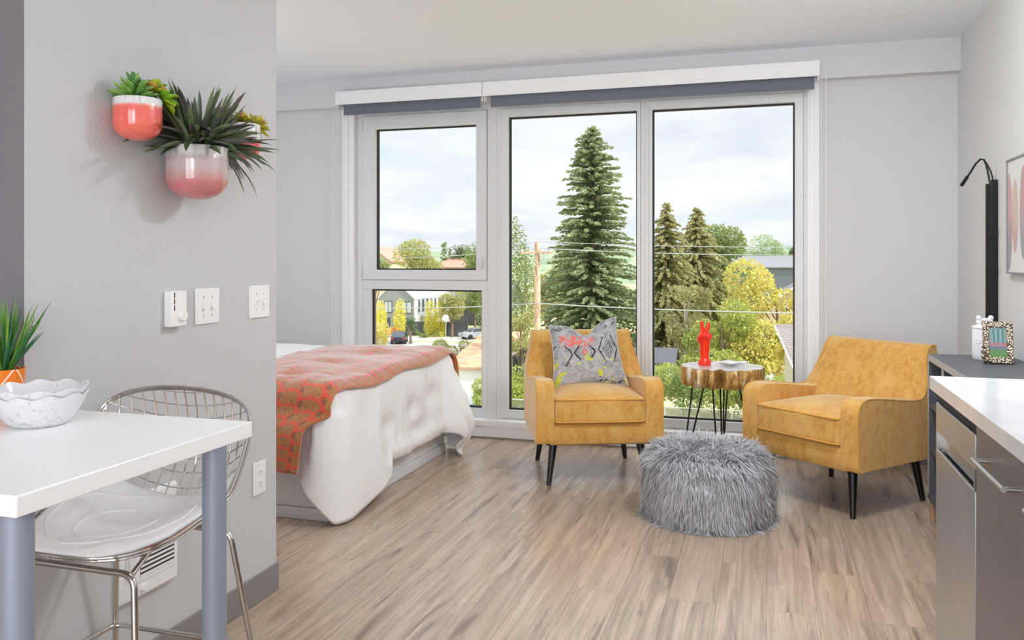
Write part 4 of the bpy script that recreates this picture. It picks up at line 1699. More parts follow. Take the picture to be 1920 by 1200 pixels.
pfm = thing('picture_frame', 'carved silver photo frame with small shuttered window picture on the console', 'picture frame', (1.0, 4.215, 0.822))
pfm.rotation_euler = (0, 0, math.radians(-4))
fm = MB()
frame_bars(fm, -0.060, 0.060, 0, 0.192, -0.008, 0.008, 0.026, 0.026, 0.030, 0.028)
TILT = Matrix.Rotation(math.radians(-12), 4, 'X')
for nm, mb, mt, bv in (('frame', fm, 'carved_silver', 0.004),):
    mb.move(lambda p: TILT @ Vector((p[0], p[1], p[2] + 0.002))).build(nm, mt, pfm, bevel=bv)
pp = MB().add([TILT @ Vector(q) for q in ((-0.036, -0.002, 0.028), (0.036, -0.002, 0.028), (0.036, -0.002, 0.168), (-0.036, -0.002, 0.168))], [(0, 1, 2, 3)]).build('photo', 'framed_snapshot', pfm, smooth=0)
ul = pp.data.uv_layers.new(name='UVMap')
for l, q in zip(pp.data.loops, ((0, 0), (1, 0), (1, 1), (0, 1))):
    ul.data[l.index].uv = q
MB().add([TILT @ Vector(q) for q in ((-0.045, 0.006, 0.02), (0.045, 0.006, 0.02), (0.045, 0.006, 0.18), (-0.045, 0.006, 0.18))], [(0, 1, 2, 3)]).prism([(0.012, 0.0), (0.085, 0.0), (0.080, 0.006), (0.040, 0.13)], 'x', -0.02, 0.02).build('back_stand', 'black_wood', pfm, smooth=0)
fg = rbox(0.012, 0.008, 0.030, 0.008, 3, 3)
orn = MB()
for (ox, oz, orr) in ((-0.058, 0.028, 0.013), (-0.048, 0.016, 0.015), (-0.062, 0.050, 0.009), (-0.060, 0.072, 0.007), (-0.036, 0.010, 0.010)):
    c3 = TILT @ Vector((ox, -0.010, oz + 0.004))
    orn.lathe([(0, -orr)] + [(orr * math.cos(a), orr * math.sin(a)) for a in (-1.2, -.8, -.4, 0, .4, .8, 1.2)] + [(0, orr)], 14, c3)
orn.build('corner_ornament', 'carved_silver', pfm, smooth=180)

# art on the right wall
ar = thing('wall_art', 'silver framed abstract print of soft petal shapes on the right wall', 'picture', (1.14, 4.26, 1.50))
fm = MB()
frame_bars(fm, -0.31, 0.31, -0.275, 0.275, 0, 0.024, 0.008, 0.008, 0.008, 0.008)
fm.move(lambda p: (-p[1] - 0.0005, p[0], p[2])).build('frame', 'silver_frame', ar, bevel=0.001)
ap = MB().add([(-0.018, 0.303, -0.268), (-0.018, -0.303, -0.268), (-0.018, -0.303, 0.268), (-0.018, 0.303, 0.268)], [(0, 1, 2, 3)]).build('print', 'abstract_print', ar, smooth=0)
ul = ap.data.uv_layers.new(name='UVMap')
for l, q in zip(ap.data.loops, ((0, 0), (1, 0), (1, 1), (0, 1))):
    ul.data[l.index].uv = q

# black twin-bar fitting with a gooseneck, hung from a nail
wl = thing('wall_lamp', 'tall slim black twin-bar lamp with bent gooseneck hung on the right wall', 'wall lamp', (1.14, 4.86, 0.80))
MB().box(-0.050, -0.020, -0.018, 0.000, -0.06, 0.885).build('left_bar', 'black_metal', wl, bevel=0.003)
MB().box(-0.036, -0.004, -0.048, -0.022, -0.06, 0.905).build('right_bar', 'black_metal', wl, bevel=0.003)
MB().box(-0.040, -0.002, -0.020, -0.006, -0.06, 0.880).build('spacer', 'dark_slot', wl, smooth=0)
for z in (0.41, 0.60, 0.14):
    MB().box(-0.040, -0.006, -0.056, -0.046, z, z + 0.045).build('clip', 'black_metal', wl, bevel=0.002)
gp = [(-0.030, -0.010, 0.88), (-0.034, 0.0, 0.93), (-0.042, 0.012, 0.985), (-0.050, 0.022, 1.015), (-0.064, 0.034, 1.020), (-0.082, 0.048, 1.000), (-0.105, 0.066, 0.955), (-0.122, 0.080, 0.925)]
MB().tube(gp, 0.0052, 10).build('gooseneck', 'black_metal', wl)
MB().tube([(-0.020, -0.034, 0.90), (-0.028, -0.016, 0.95), (-0.040, 0.006, 0.990), (-0.050, 0.020, 1.012)], 0.0042, 10).build('gooseneck', 'black_metal', wl)
MB().cyl((-0.116, 0.076, 0.935), (-0.142, 0.098, 0.888), 0.0085, 0.0095, 14).build('lamp_head', 'black_metal', wl)
MB().tube([(-0.02, -0.04, 0.90), (-0.003, -0.042, 1.03), (-0.006, -0.055, 0.90)], 0.001, 6).build('hanging_cord', 'white_plastic', wl)

# ------------------------------------------------------------------ kitchen run
ctp = MB().box(0.510, 1.139, -1.2, 3.0, 0.873, 0.915).build('countertop', 'white_quartz', bevel=0.002)
tag(ctp, 'speckled white quartz worktop over the dishwasher and metal cabinets', 'worktop')
dw = thing('dishwasher', 'stainless steel dishwasher with pocket handle under the worktop end', 'dishwasher', (0.525, 2.712, 0))
hw = 0.262
MB().box(0.03, 0.60, -hw - 0.012, hw, 0.09, 0.868).box(0.010, 0.03, -hw, hw, 0.75, 0.86).build('body', 'dark_slot', dw, smooth=0)
MB().box(0.0, 0.010, -hw, hw, 0.742, 0.834).build('control_panel', 'stainless', dw, bevel=0.003)
MB().prism([(0.0, 0.09), (0.028, 0.09), (0.028, 0.672), (0.0, 0.686)], 'y', -hw, hw).build('door', 'stainless', dw, bevel=0.003)
MB().box(0.018, 0.028, -hw, hw, 0.686, 0.742).box(0.0, 0.02, -hw, -hw + 0.012, 0.684, 0.744).box(0.0, 0.02, hw - 0.012, hw, 0.684, 0.744).build('pocket_handle', 'brushed_steel', dw, smooth=0)
MB().box(0.05, 0.60, -hw, hw, 0.0, 0.09).build('toe_kick', 'gasket_black', dw, smooth=0)


def kitchen_cabinet(label, y0, y1):
    yc, hw = (y0 + y1) / 2, (y1 - y0) / 2 - 0.0015
    o = thing('kitchen_cabinet', label, 'cabinet', (0.525, yc, 0), group='metal-grey kitchen base cabinets')
    MB().box(0.02, 0.61, -hw, hw, 0.09, 0.872).build('body', 'cabinet_metal', o, smooth=0)
    dr = MB().box(0, 0.019, -hw + 0.006, hw - 0.001, 0.095, 0.868).build('door', 'cabinet_metal', o, bevel=0.0015)
    hb_ = MB().tube([(-0.034, -0.188, 0.798), (-0.034, 0.096, 0.798)], 0.0062, 14)
    for s in (-1, 1):
        hb_.tube([(-0.034, s * 0.134 - 0.046, 0.798), (0.0, s * 0.134 - 0.046, 0.798)], 0.0058, 14)
    hb_.build('handle', 'brushed_steel', dr)
    MB().box(0.05, 0.60, -hw, hw, 0, 0.09).build('toe_kick', 'gasket_black', o, smooth=0)


kitchen_cabinet('metal-grey kitchen cabinet with bar handle next to the dishwasher', 2.0, 2.436)
kitchen_cabinet('metal-grey kitchen cabinet at the right edge, only its bar handle showing', 1.56, 1.998)
for ch in list(sl.children):
    ch.location.y = -1.74
sl.location.y = 1.74

# ------------------------------------------------------------------ outside: materials
GZ = -9.0


def foliage(name, a, b_, c=None):
    def fn(nt, b):
        r = island(nt)
        col = mix(nt, r, lin(a), lin(b_))
        if c:
            col = mix(nt, mth(nt, 'FRACT', r * 9.7).gt(0.75), col, lin(c))
        setb(nt, b, Base_Color=col)
    m = pmat(name, rough=0.7, fn=fn)
    nt = m.node_tree
    b = nt.nodes['Principled BSDF']
    tr = node(nt, 'ShaderNodeBsdfTranslucent', Color=(*lin(b_), 1))
    mx = nt.nodes.new('ShaderNodeMixShader')
    mx.inputs[0].default_value = 0.35
    nt.links.new(b.outputs[0], mx.inputs[1])
    nt.links.new(tr.so, mx.inputs[2])
    nt.links.new(mx.outputs[0], nt.nodes['Material Output'].inputs[0])


foliage('fir_needles', (136, 150, 112), (182, 192, 148), (112, 128, 96))
foliage('spruce_needles', (152, 154, 108), (192, 190, 136), (168, 156, 114))
foliage('green_leaves', (120, 140, 86), (162, 176, 110), (104, 126, 78))
foliage('light_leaves', (150, 160, 100), (194, 194, 128), (184, 168, 112))
foliage('yellow_leaves', (192, 194, 108), (228, 220, 130), (212, 186, 124))
foliage('lime_leaves', (212, 208, 84), (238, 230, 108))
foliage('hedge_leaves', (146, 164, 90), (204, 208, 116), (116, 138, 76))
foliage('dark_leaves', (90, 111, 84), (131, 151, 108))
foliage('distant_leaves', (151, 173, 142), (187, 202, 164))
foliage('rust_leaves', (205, 142, 102), (232, 187, 115))
pmat('bark', (128, 112, 98), 0.9)
pmat('birch_bark', (206, 200, 190), 0.8)


def pole_fn(nt, b):
    n = noise(nt, mapv(nt, coord(nt), (14, 14, 1.6)), 1.0, 4, 0.6)
    setb(nt, b, Base_Color=mix(nt, ramp(nt, n, 0.35, 0.7), lin((226, 196, 172)), lin((160, 128, 106))))


pmat('pole_wood', rough=0.85, fn=pole_fn)


def ground_fn(nt, b):
    v = coord(nt)
    n = noise(nt, v, 0.09, 5, 0.6)
    n2 = noise(nt, v, 1.6, 4, 0.6)
    c = mix(nt, ramp(nt, n, 0.44, 0.56), lin((196, 190, 150)), lin((150, 160, 96)))
    setb(nt, b, Base_Color=mix(nt, n2 * 0.5, c, lin((210, 204, 170))))


pmat('outdoor_ground', rough=0.95, fn=ground_fn)


def woods_fn(nt, b):
    n = noise(nt, coord(nt), 0.12, 5, 0.7)
    setb(nt, b, Base_Color=mix(nt, ramp(nt, n, 0.35, 0.65), lin((120, 140, 112)), lin((158, 170, 138))))


pmat('hill_woods', rough=1.0, fn=woods_fn)
pmat('asphalt', (176, 174, 172), 0.9)
pmat('pavement', (222, 216, 204), 0.9)
pmat('grey_siding', (150, 153, 152), 0.8)
pmat('white_siding', (234, 234, 232), 0.8)
pmat('cream_siding', (214, 198, 172), 0.8)
pmat('tan_siding', (214, 190, 158), 0.8)
pmat('beige_siding', (196, 186, 168), 0.85)
pmat('dark_panel', (92, 92, 98), 0.8)
pmat('blue_grey', (112, 118, 130), 0.8)
pmat('white_roofing', (214, 216, 218), 0.8)
pmat('grey_roofing', (136, 136, 140), 0.9)
pmat('pink_tile', (196, 146, 128), 0.85)
pmat('sky_window', (196, 208, 216), 0.1)
pmat('dark_window', (70, 76, 84), 0.15)
pmat('car_dark', (48, 52, 62), 0.2)
pmat('car_silver', (150, 156, 164), 0.2)
pmat('tyre', (28, 28, 28), 0.8)
pmat('red_lamp', (200, 60, 70), 0.2)
pmat('wire', (176, 176, 178), 0.5)
pmat('galvanised', (190, 192, 192), 0.5)


def shingle_fn(nt, b):
    x, y, z = sepxyz(nt, coord(nt))
    br = node(nt, 'ShaderNodeTexBrick', 0, Vector=comb(nt, x, z * 2.0, 0.0), Scale=1.0, Color1=(*lin((158, 150, 144)), 1), Color2=(*lin((140, 132, 126)), 1),
              Mortar=(*lin((112, 106, 102)), 1), Mortar_Size=0.02, Brick_Width=0.3, Row_Height=0.14)
    setb(nt, b, Base_Color=br)


pmat('shingles', rough=0.95, fn=shingle_fn)


def tanroof_fn(nt, b):
    n = noise(nt, coord(nt), 0.8, 5, 0.65)
    setb(nt, b, Base_Color=mix(nt, ramp(nt, n, 0.4, 0.65), lin((196, 164, 132)), lin((170, 136, 108))))


pmat('tan_roof', rough=0.95, fn=tanroof_fn)


def mesh_fence():
    m = bpy.data.materials.new('chain_mesh')
    m.use_nodes = True
    nt = m.node_tree
    x, y, z = sepxyz(nt, coord(nt))
    a = (((x + z) * 9.0).fract() - 0.5).abs().lt(0.06)
    b2 = (((x - z) * 9.0).fract() - 0.5).abs().lt(0.06)
    d = node(nt, 'ShaderNodeBsdfDiffuse', Color=(*lin((190, 190, 190)), 1))
    t = node(nt, 'ShaderNodeBsdfTransparent')
    mx = nt.nodes.new('ShaderNodeMixShader')
    nt.links.new(a.max(b2).so, mx.inputs[0])
    nt.links.new(t.so, mx.inputs[1])
    nt.links.new(d.so, mx.inputs[2])
    nt.links.new(mx.outputs[0], nt.nodes['Material Output'].inputs[0])
    nt.nodes.remove(nt.nodes['Principled BSDF'])
    MATS['chain_mesh'] = m


mesh_fence()

# ------------------------------------------------------------------ outside: ground, street
struct(MB().box(-400, 400, 12, 700, GZ - 0.5, GZ).build('ground', 'outdoor_ground', smooth=0))
rd = MB().prism([(-90, 78), (-30, 84), (10, 64), (60, 62), (60, 72), (12, 74), (-28, 95), (-90, 90)], 'z', GZ, GZ + 0.03)
struct(rd.build('road', 'asphalt', smooth=0))
pv = MB().prism([(-60, 92), (-34, 96.5), (-30, 100), (-42, 101.5), (-60, 100)], 'z', GZ, GZ + 0.05)
struct(pv.build('pavement', 'pavement', smooth=0))


hl = MB()
HN = 90
for i in range(HN + 1):
    x = -420 + 840 * i / HN
    top = GZ + 13 + 5 * mn.noise(Vector((x * 0.02, 3, 0))) + 2.5 * mn.noise(Vector((x * 0.09, 1, 0)))
    hl.v += [(x, 330, GZ), (x, 380, top), (x, 520, GZ)]
for i in range(HN):
    a = 3 * i
    hl.f += [(a, a + 3, a + 4, a + 1), (a + 1, a + 4, a + 5, a + 2)]
struct(hl.build('hills', 'hill_woods', smooth=180))


# ------------------------------------------------------------------ outside: plants
def leaf_quads(rng, C, s, flat=0.0, dirs=None):
    n = len(C)
    u = rng.normal(0, 1, (n, 3))
    if dirs is not None:
        u = dirs + 0.45 * u
    u /= np.linalg.norm(u, axis=1)[:, None]
    w = rng.normal(0, 1, (n, 3))
    w[:, 2] *= (1 - flat)
    w = np.cross(u, np.cross(w, u))
    w /= np.linalg.norm(w, axis=1)[:, None] + 1e-9
    sz = (s * rng.uniform(0.6, 1.25, n))[:, None]
    U, W = u * sz * 0.5, w * sz * 0.30
    return np.stack([C - U, C - W + U * 0.1, C + U, C + W + U * 0.1], 1)


def tree(name, label, cat, loc, h, w, mat, seed, s=0.42, n=2600, base=0.25, kind='round', trunk='bark', group=None, tr=0.18, twigs=True):
    """broad-leaved tree: leaf sprays on overlapping blobs, trunk and limbs below"""
    s, n = s * 0.62, int(n * 2.3)
    rng = np.random.default_rng(seed)
    o = thing(name, label, cat, (loc[0], loc[1], GZ), group=group)
    bl = []
    zb, zt = h * base, h
    if kind == 'round':
        for i in range(16):
            a, r = rng.uniform(0, 2 * PI), math.sqrt(rng.random()) * w * 0.30
            z = zb + (zt - zb) * rng.uniform(0.22, 0.86)
            k = math.sin(PI * min(0.95, max(0.12, (z - zb) / (zt - zb)))) ** 0.5
            bl.append((r * k * math.cos(a), r * k * math.sin(a), z, w * rng.uniform(0.16, 0.26)))
        bl.append((0, 0, zt - w * 0.22, w * 0.22))
    elif kind == 'column':
        for i in range(9):
            t = (i + 0.5) / 9
            bl.append((rng.normal(0, w * .05), rng.normal(0, w * .05), zb + (zt - zb) * t, w * 0.5 * (0.55 + 0.45 * math.sin(PI * min(1, t * 0.85 + 0.12)))))
    elif kind == 'loose':
        for i in range(22):
            a, r = rng.uniform(0, 2 * PI), w * 0.5 * math.sqrt(rng.random())
            z = zb + (zt - zb) * rng.uniform(0.05, 0.93)
            k = 1 - 0.55 * max(0, (z - zb) / (zt - zb) - 0.5) / 0.5
            bl.append((r * k * math.cos(a), r * k * math.sin(a), z, w * rng.uniform(0.10, 0.19)))
    elif kind == 'shrub':
        for i in range(10):
            a, r = rng.uniform(0, 2 * PI), w * 0.36 * math.sqrt(rng.random())
            bl.append((r * math.cos(a), r * math.sin(a), h * rng.uniform(0.25, 0.68), min(w, h) * rng.uniform(0.22, 0.34)))
    vol = np.array([b[3] ** 2 for b in bl])
    cnt = (n * vol / vol.sum()).astype(int) + 5
    C, D = [], []
    for (x, y, z, r), k in zip(bl, cnt):
        d = rng.normal(0, 1, (k, 3))
        d /= np.linalg.norm(d, axis=1)[:, None]
        rad = r * (0.72 + 0.38 * rng.random(k) ** 0.7)
        p = np.array([x, y, z]) + d * rad[:, None] * np.array([1, 1, 0.9 if kind != 'column' else 1.25])
        C.append(p)
        D.append(d + np.array([0, 0, -0.3]))
    C, D = np.concatenate(C), np.concatenate(D)
    ok = C[:, 2] > 0.05
    C, D = C[ok], D[ok]
    quads_mesh('crown', leaf_quads(rng, C, s, dirs=D), mat, o)
    m = MB().tube([(0, 0, 0), (rng.normal(0, .1), rng.normal(0, .1), h * 0.4), (rng.normal(0, .2), rng.normal(0, .2), h * 0.8)], [tr, tr * 0.75, tr * 0.3], 10)
    if twigs:
        for (x, y, z, r) in bl[::2]:
            z0 = max(0.1 * h, z - 0.25 * h)
            m.tube([(0, 0, z0), (x * 0.6, y * 0.6, z - 0.05 * h), (x, y, z)], [tr * 0.35, tr * 0.22, tr * 0.1], 6)
    m.build('trunk', trunk, o)
    return o


def conifer(name, label, loc, h, w, mat, seed, s=0.5, step=0.5, per=11, base=0.06, power=0.85, droop=0.35, group=None):
    rng = np.random.default_rng(seed)
    o = thing(name, label, 'tree', (loc[0], loc[1], GZ), group=group)
    C, D = [], []
    br = MB()
    z = h * base
    while z < h * 0.985:
        t = (z - h * base) / (h * (1 - base))
        R = w * 0.5 * (1 - t) ** power
        R = max(R, 0.12)
        k = max(4, int(per * (0.45 + 0.55 * (1 - t))))
        a0 = rng.uniform(0, 2 * PI)
        for i in range(k):
            a = a0 + 2 * PI * i / k + rng.normal(0, 0.15)
            L = R * rng.uniform(0.5, 1.15) * (1 + 0.30 * mn.noise(Vector((math.cos(a) * 1.6, math.sin(a) * 1.6, z * 0.55 + seed))))
            zz = z + rng.uniform(-1.3, 1.3) * step * min(1.0, 0.3 + R)
            m = max(2, int(L / (s * 0.34)))
            up = 0.10 + 0.25 * t
            for q in range(m + 1):
                f = (q + 0.5) / (m + 1)
                r = L * f
                p = np.array([math.cos(a) * r, math.sin(a) * r, zz + L * (up * f - droop * f * f)])
                for e in (-1, 1, 0):
                    da = a + e * 0.75
                    ln = s * (1.0 if f < 0.9 else 0.8)
                    jit = rng.normal(0, 0.10 * s, 3)
                    C.append(p + jit + np.array([math.cos(da), math.sin(da), -0.25]) * ln * 0.30)
                    D.append([math.cos(da), math.sin(da), -0.35 + rng.normal(0, .25)])
            if i % 2 == 0 and L > 0.8:
                br.tube([(0, 0, zz), (math.cos(a) * L * 0.8, math.sin(a) * L * 0.8, zz + L * (up * 0.8 - droop * 0.64))], [0.05, 0.015], 5)
        z += step * (0.75 + 0.5 * (1 - t))
    C, D = np.array(C), np.array(D)
    quads_mesh('crown', leaf_quads(rng, C, s, dirs=D * 2), mat, o)
    br.tube([(0, 0, 0), (0, 0, h * 0.5), (0, 0, h * 0.97)], [w * 0.035, w * 0.025, 0.03], 10)
    br.build('trunk', 'bark', o)
    return o


conifer('fir_tree', 'tall dark green fir towering above the rest behind the left armchair', (-15.06, 73.83), 22.3, 11.6, 'fir_needles', 1, s=0.40, step=0.40, per=21, power=0.62, droop=0.22)
conifer('spruce_tree', 'pointed olive spruce just right of the central window post', (-9.25, 80.9), 15.75, 10.6, 'spruce_needles', 2, s=0.33, step=0.34, per=20, power=0.78, droop=0.45, group='pair of olive spruces')
conifer('spruce_tree', 'second pointed olive spruce, right of its twin in the right pane', (-7.35, 93.5), 15.9, 12.6, 'spruce_needles', 3, s=0.36, step=0.36, per=20, power=0.78, droop=0.45, group='pair of olive spruces')
tree('maple_tree', 'round green tree top rising behind the two olive spruces', 'tree', (-4.9, 98), 14.2, 8.0, 'green_leaves', 4, s=0.5, n=3600, base=0.3)
tree('yellow_tree', 'large yellow-green loose tree filling the right of the right pane', 'tree', (1.0, 70.0), 10.3, 9.4, 'yellow_leaves', 5, s=0.46, n=7500, base=0.02, kind='loose')
tree('lime_tree', 'lower lime green tree spreading beneath the yellow tree', 'tree', (-3.2, 66.0), 6.6, 6.6, 'hedge_leaves', 25, s=0.42, n=4200, base=0.02, kind='loose')
tree('birch_tree', 'slender pale-trunked birch between the two olive spruces', 'tree', (-6.55, 72.0), 8.4, 4.2, 'spruce_needles', 6, s=0.4, n=1700, base=0.35, kind='loose', trunk='birch_bark', tr=0.22)
tree('poplar_tree', 'tall narrow green tree at the left edge of the middle pane', 'tree', (-26.0, 82.5), 13.8, 5.6, 'green_leaves', 7, s=0.42, n=4200, base=0.1, kind='column')
tree('olive_tree', 'light green loose tree behind the wooden utility pole', 'tree', (-24.0, 92.0), 10.2, 6.6, 'light_leaves', 8, s=0.42, n=3200, base=0.15, kind='loose')
tree('ash_tree', 'green tree between the utility pole and the tall fir', 'tree', (-22.4, 96.0), 10.2, 6.5, 'green_leaves', 9, s=0.42, n=3000, base=0.12, kind='loose')
tree('young_tree', 'small thin yellow-green tree low in the middle pane left of the pole', 'tree', (-17.9, 60.5), 6.6, 3.8, 'light_leaves', 10, s=0.3, n=1700, base=0.42, kind='loose', tr=0.09)
tree('chestnut_tree', 'big round yellow-green tree in the upper left pane', 'tree', (-54.6, 124.5), 13.6, 9.8, 'light_leaves', 11, s=0.55, n=4600, base=0.2)
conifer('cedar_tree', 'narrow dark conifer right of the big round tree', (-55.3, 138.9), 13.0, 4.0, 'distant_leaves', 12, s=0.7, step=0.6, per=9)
tree('oak_tree', 'dark round tree far off at the right of the upper left pane', 'tree', (-52.4, 140.8), 12.8, 6.0, 'dark_leaves', 13, s=0.6, n=1900)
tree('elm_tree', 'green tree cut off by the right frame of the upper left pane', 'tree', (-36.0, 104), 12.5, 6.2, 'green_leaves', 14, s=0.45, n=2800, base=0.15)
tree('alder_tree', 'thin yellow-green tree at the left frame of the upper left pane', 'tree', (-32.2, 63.4), 12.9, 2.6, 'light_leaves', 15, s=0.3, n=1200, base=0.55, kind='loose', tr=0.08)
tree('hazel_tree', 'leafy green tree low at the left frame behind the round tree', 'tree', (-36.2, 73.0), 10.2, 3.2, 'green_leaves', 16, s=0.35, n=1200, base=0.70)
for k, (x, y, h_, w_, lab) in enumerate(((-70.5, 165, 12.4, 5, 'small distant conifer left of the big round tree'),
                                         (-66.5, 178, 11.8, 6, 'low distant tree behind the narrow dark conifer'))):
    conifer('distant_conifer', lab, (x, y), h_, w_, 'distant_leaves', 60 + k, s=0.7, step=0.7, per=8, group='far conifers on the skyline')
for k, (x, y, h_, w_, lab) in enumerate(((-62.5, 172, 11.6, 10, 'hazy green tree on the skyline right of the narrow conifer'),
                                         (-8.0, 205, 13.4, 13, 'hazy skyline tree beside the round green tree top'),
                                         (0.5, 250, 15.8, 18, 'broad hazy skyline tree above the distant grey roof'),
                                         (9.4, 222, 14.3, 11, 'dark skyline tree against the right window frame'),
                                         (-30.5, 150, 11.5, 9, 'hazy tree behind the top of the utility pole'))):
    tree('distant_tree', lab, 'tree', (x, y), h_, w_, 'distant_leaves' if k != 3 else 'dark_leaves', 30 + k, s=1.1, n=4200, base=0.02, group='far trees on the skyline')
for k, (x, y, h_, w_, lab) in enumerate(((-48.0, 98.5, 4.4, 1.5, 'lime columnar shrub nearest the left frame before the grey house'),
                                         (-45.8, 99.5, 4.6, 1.6, 'lime columnar shrub between the two lower house windows'),
                                         (-41.9, 100.5, 4.5, 1.5, 'left half of the lime shrub pair at the carport'),
                                         (-40.6, 100.8, 4.6, 1.5, 'right half of the lime shrub pair at the carport'))):
    tree('columnar_shrub', lab, 'shrub', (x, y), h_, w_, 'lime_leaves', 40 + k, s=0.3, n=900, base=0.02, kind='column', group='lime columnar shrubs before the grey house', twigs=False, tr=0.06)
tree('street_tree', 'round light green street tree beside the parked silver car', 'tree', (-38.9, 100.5), 6.4, 4.4, 'light_leaves', 17, s=0.36, n=2200, base=0.3)
tree('street_tree', 'spreading green street tree in front of the dark-eaved house', 'tree', (-38.0, 107.0), 7.2, 5.4, 'green_leaves', 18, s=0.36, n=2000, base=0.3)
tree('street_tree', 'little dark sapling on the verge before the dark fence', 'tree', (-40.9, 92.0), 3.2, 1.7, 'dark_leaves', 19, s=0.26, n=500, base=0.3)
tree('garden_shrub', 'orange-yellow bushy shrub low at the left window frame', 'shrub', (-42.4, 86.0), 3.6, 3.6, 'yellow_leaves', 20, s=0.32, n=1500, kind='shrub', twigs=False, tr=0.06)
tree('garden_shrub', 'rusty red low shrub at the foot of the grey house', 'shrub', (-46.6, 98.6), 1.5, 2.6, 'rust_leaves', 21, s=0.28, n=500, kind='shrub', twigs=False, tr=0.05)
tree('garden_shrub', 'small green shrub along the pavement under the lime shrub pair', 'shrub', (-41.6, 98.8), 0.9, 4.2, 'green_leaves', 22, s=0.25, n=600, kind='shrub', twigs=False, tr=0.05)
tree('garden_shrub', 'dry brownish bank of shrubs above the tan roof', 'shrub', (-29.5, 79.0), 2.4, 7.5, 'light_leaves', 23, s=0.3, n=1800, kind='shrub', twigs=False, tr=0.05)
for k, (x, y, h_, w_, mt, lab) in enumerate((
        (-16.4, 55.6, 3.1, 3.4, 'hedge_leaves', 'bright lime bush low in the middle pane left of the armchair'),
        (-14.0, 56.5, 2.8, 3.2, 'hedge_leaves', 'lime bush hidden mostly by the left armchair back'),
        (-16.6, 59.6, 3.4, 2.2, 'dark_leaves', 'dark green bush in front of the grey garage wall'),
        (-17.7, 52.8, 2.6, 2.2, 'hedge_leaves', 'green bush at the bottom right corner of the lower left pane'),
        (-7.2, 57.0, 4.2, 3.4, 'hedge_leaves', 'green bush low at the left of the right pane'),
        (-5.2, 55.5, 3.2, 3.2, 'green_leaves', 'green bush seen between the hairpin legs'),
        (-3.0, 56.0, 3.4, 3.4, 'hedge_leaves', 'yellow-green bush under the right half of the side table'),
        (-0.9, 55.0, 3.0, 3.0, 'green_leaves', 'green bush at the right table leg'),
        (1.4, 52.5, 4.0, 2.6, 'hedge_leaves', 'round light bush against the beige house wall'))):
    tree('hedge_bush', lab, 'shrub', (x, y), h_, w_, mt, 70 + k, s=0.27, n=2000, kind='shrub', group='bushes along the chain-link fence', twigs=False, tr=0.05)


# ------------------------------------------------------------------ outside: buildings
def gable(o, x0, x1, y0, y1, eave, ridge, wall, roof, axis='y', over=0.35, th=0.16):
    """pitched-roof block with ridge along axis, coordinates relative to the ground"""
    if axis == 'y':
        xm = (x0 + x1) / 2
        MB().prism([(x0, 0), (x1, 0), (x1, eave), (xm, ridge), (x0, eave)], 'y', y0, y1).build('wall', wall, o, smooth=0)
        sl_ = (ridge - eave) / (xm - x0)
        for s, xe in ((-1, x0 - over), (1, x1 + over)):
            ze = eave - sl_ * over
            MB().prism([(xe, ze), (xm, ridge), (xm, ridge + th), (xe, ze + th)], 'y', y0 - over, y1 + over).build('roof', roof, o, smooth=0)
    else:
        ym = (y0 + y1) / 2
        MB().prism([(y0, 0), (y1, 0), (y1, eave), (ym, ridge), (y0, eave)], 'x', x0, x1).build('wall', wall, o, smooth=0)
        sl_ = (ridge - eave) / (ym - y0)
        for s, ye in ((-1, y0 - over), (1, y1 + over)):
            ze = eave - sl_ * over
            MB().prism([(ye, ze), (ym, ridge), (ym, ridge + th), (ye, ze + th)], 'x', x0 - over, x1 + over).build('roof', roof, o, smooth=0)


def win(o, x, z, w, h, y, mat='sky_window', axis='y', trim='white_siding', split=1):
    f = MB()
    a = MB()
    if axis == 'y':
        frame_bars(f, x - w / 2 - 0.09, x + w / 2 + 0.09, z - 0.09, z + h + 0.09, y - 0.06, y + 0.02, 0.09, 0.09, 0.09, 0.09)
        for k in range(1, split):
            q = x - w / 2 + w * k / split
            f.box(q - 0.04, q + 0.04, y - 0.06, y + 0.02, z, z + h)
        a.box(x - w / 2, x + w / 2, y - 0.03, y + 0.01, z, z + h)
    else:
        f.box(y - 0.02, y + 0.06, x - w / 2 - 0.09, x + w / 2 + 0.09, z - 0.09, z).box(y - 0.02, y + 0.06, x - w / 2 - 0.09, x + w / 2 + 0.09, z + h, z + h + 0.09)
        f.box(y - 0.02, y + 0.06, x - w / 2 - 0.09, x - w / 2, z, z + h).box(y - 0.02, y + 0.06, x + w / 2, x + w / 2 + 0.09, z, z + h)
        a.box(y - 0.01, y + 0.03, x - w / 2, x + w / 2, z, z + h)
    fo = f.build('window', trim, o, smooth=0)
    a.build('pane', mat, fo, smooth=0)


ho = thing('house', 'grey gabled house with white side wall behind lime shrubs, lower left pane', 'house', (-47.4, 102.0, GZ))
gable(ho, -2.7, 2.5, 0, 13, 4.9, 7.2, 'grey_siding', 'white_roofing', over=0.15)
MB().box(2.5, 2.56, 0.02, 12.98, 0, 4.85).build('side_wall', 'white_siding', ho, smooth=0)
win(ho, -1.25, 3.05, 0.95, 1.4, 0, split=2, trim='dark_panel')
win(ho, 1.45, 3.0, 1.35, 1.4, 0, split=2, trim='dark_panel')
win(ho, -1.3, 0.6, 0.5, 1.6, 0, 'dark_window', trim='dark_panel')
win(ho, 1.2, 0.6, 0.5, 1.6, 0, 'dark_window', trim='dark_panel')
for k in range(8):
    win(ho, 1.4 + 1.45 * k, 3.1, 0.5, 1.5, 2.58, 'dark_window', 'x', 'grey_siding')
MB().box(2.6, 6.6, 2.0, 7.0, 2.35, 2.55).build('porch_roof', 'white_roofing', ho, smooth=0)
for x in (3.0, 6.4):
    MB().cyl((x, 2.2, 0), (x, 2.2, 2.35), 0.06, n=8).build('porch_post', 'white_siding', ho)

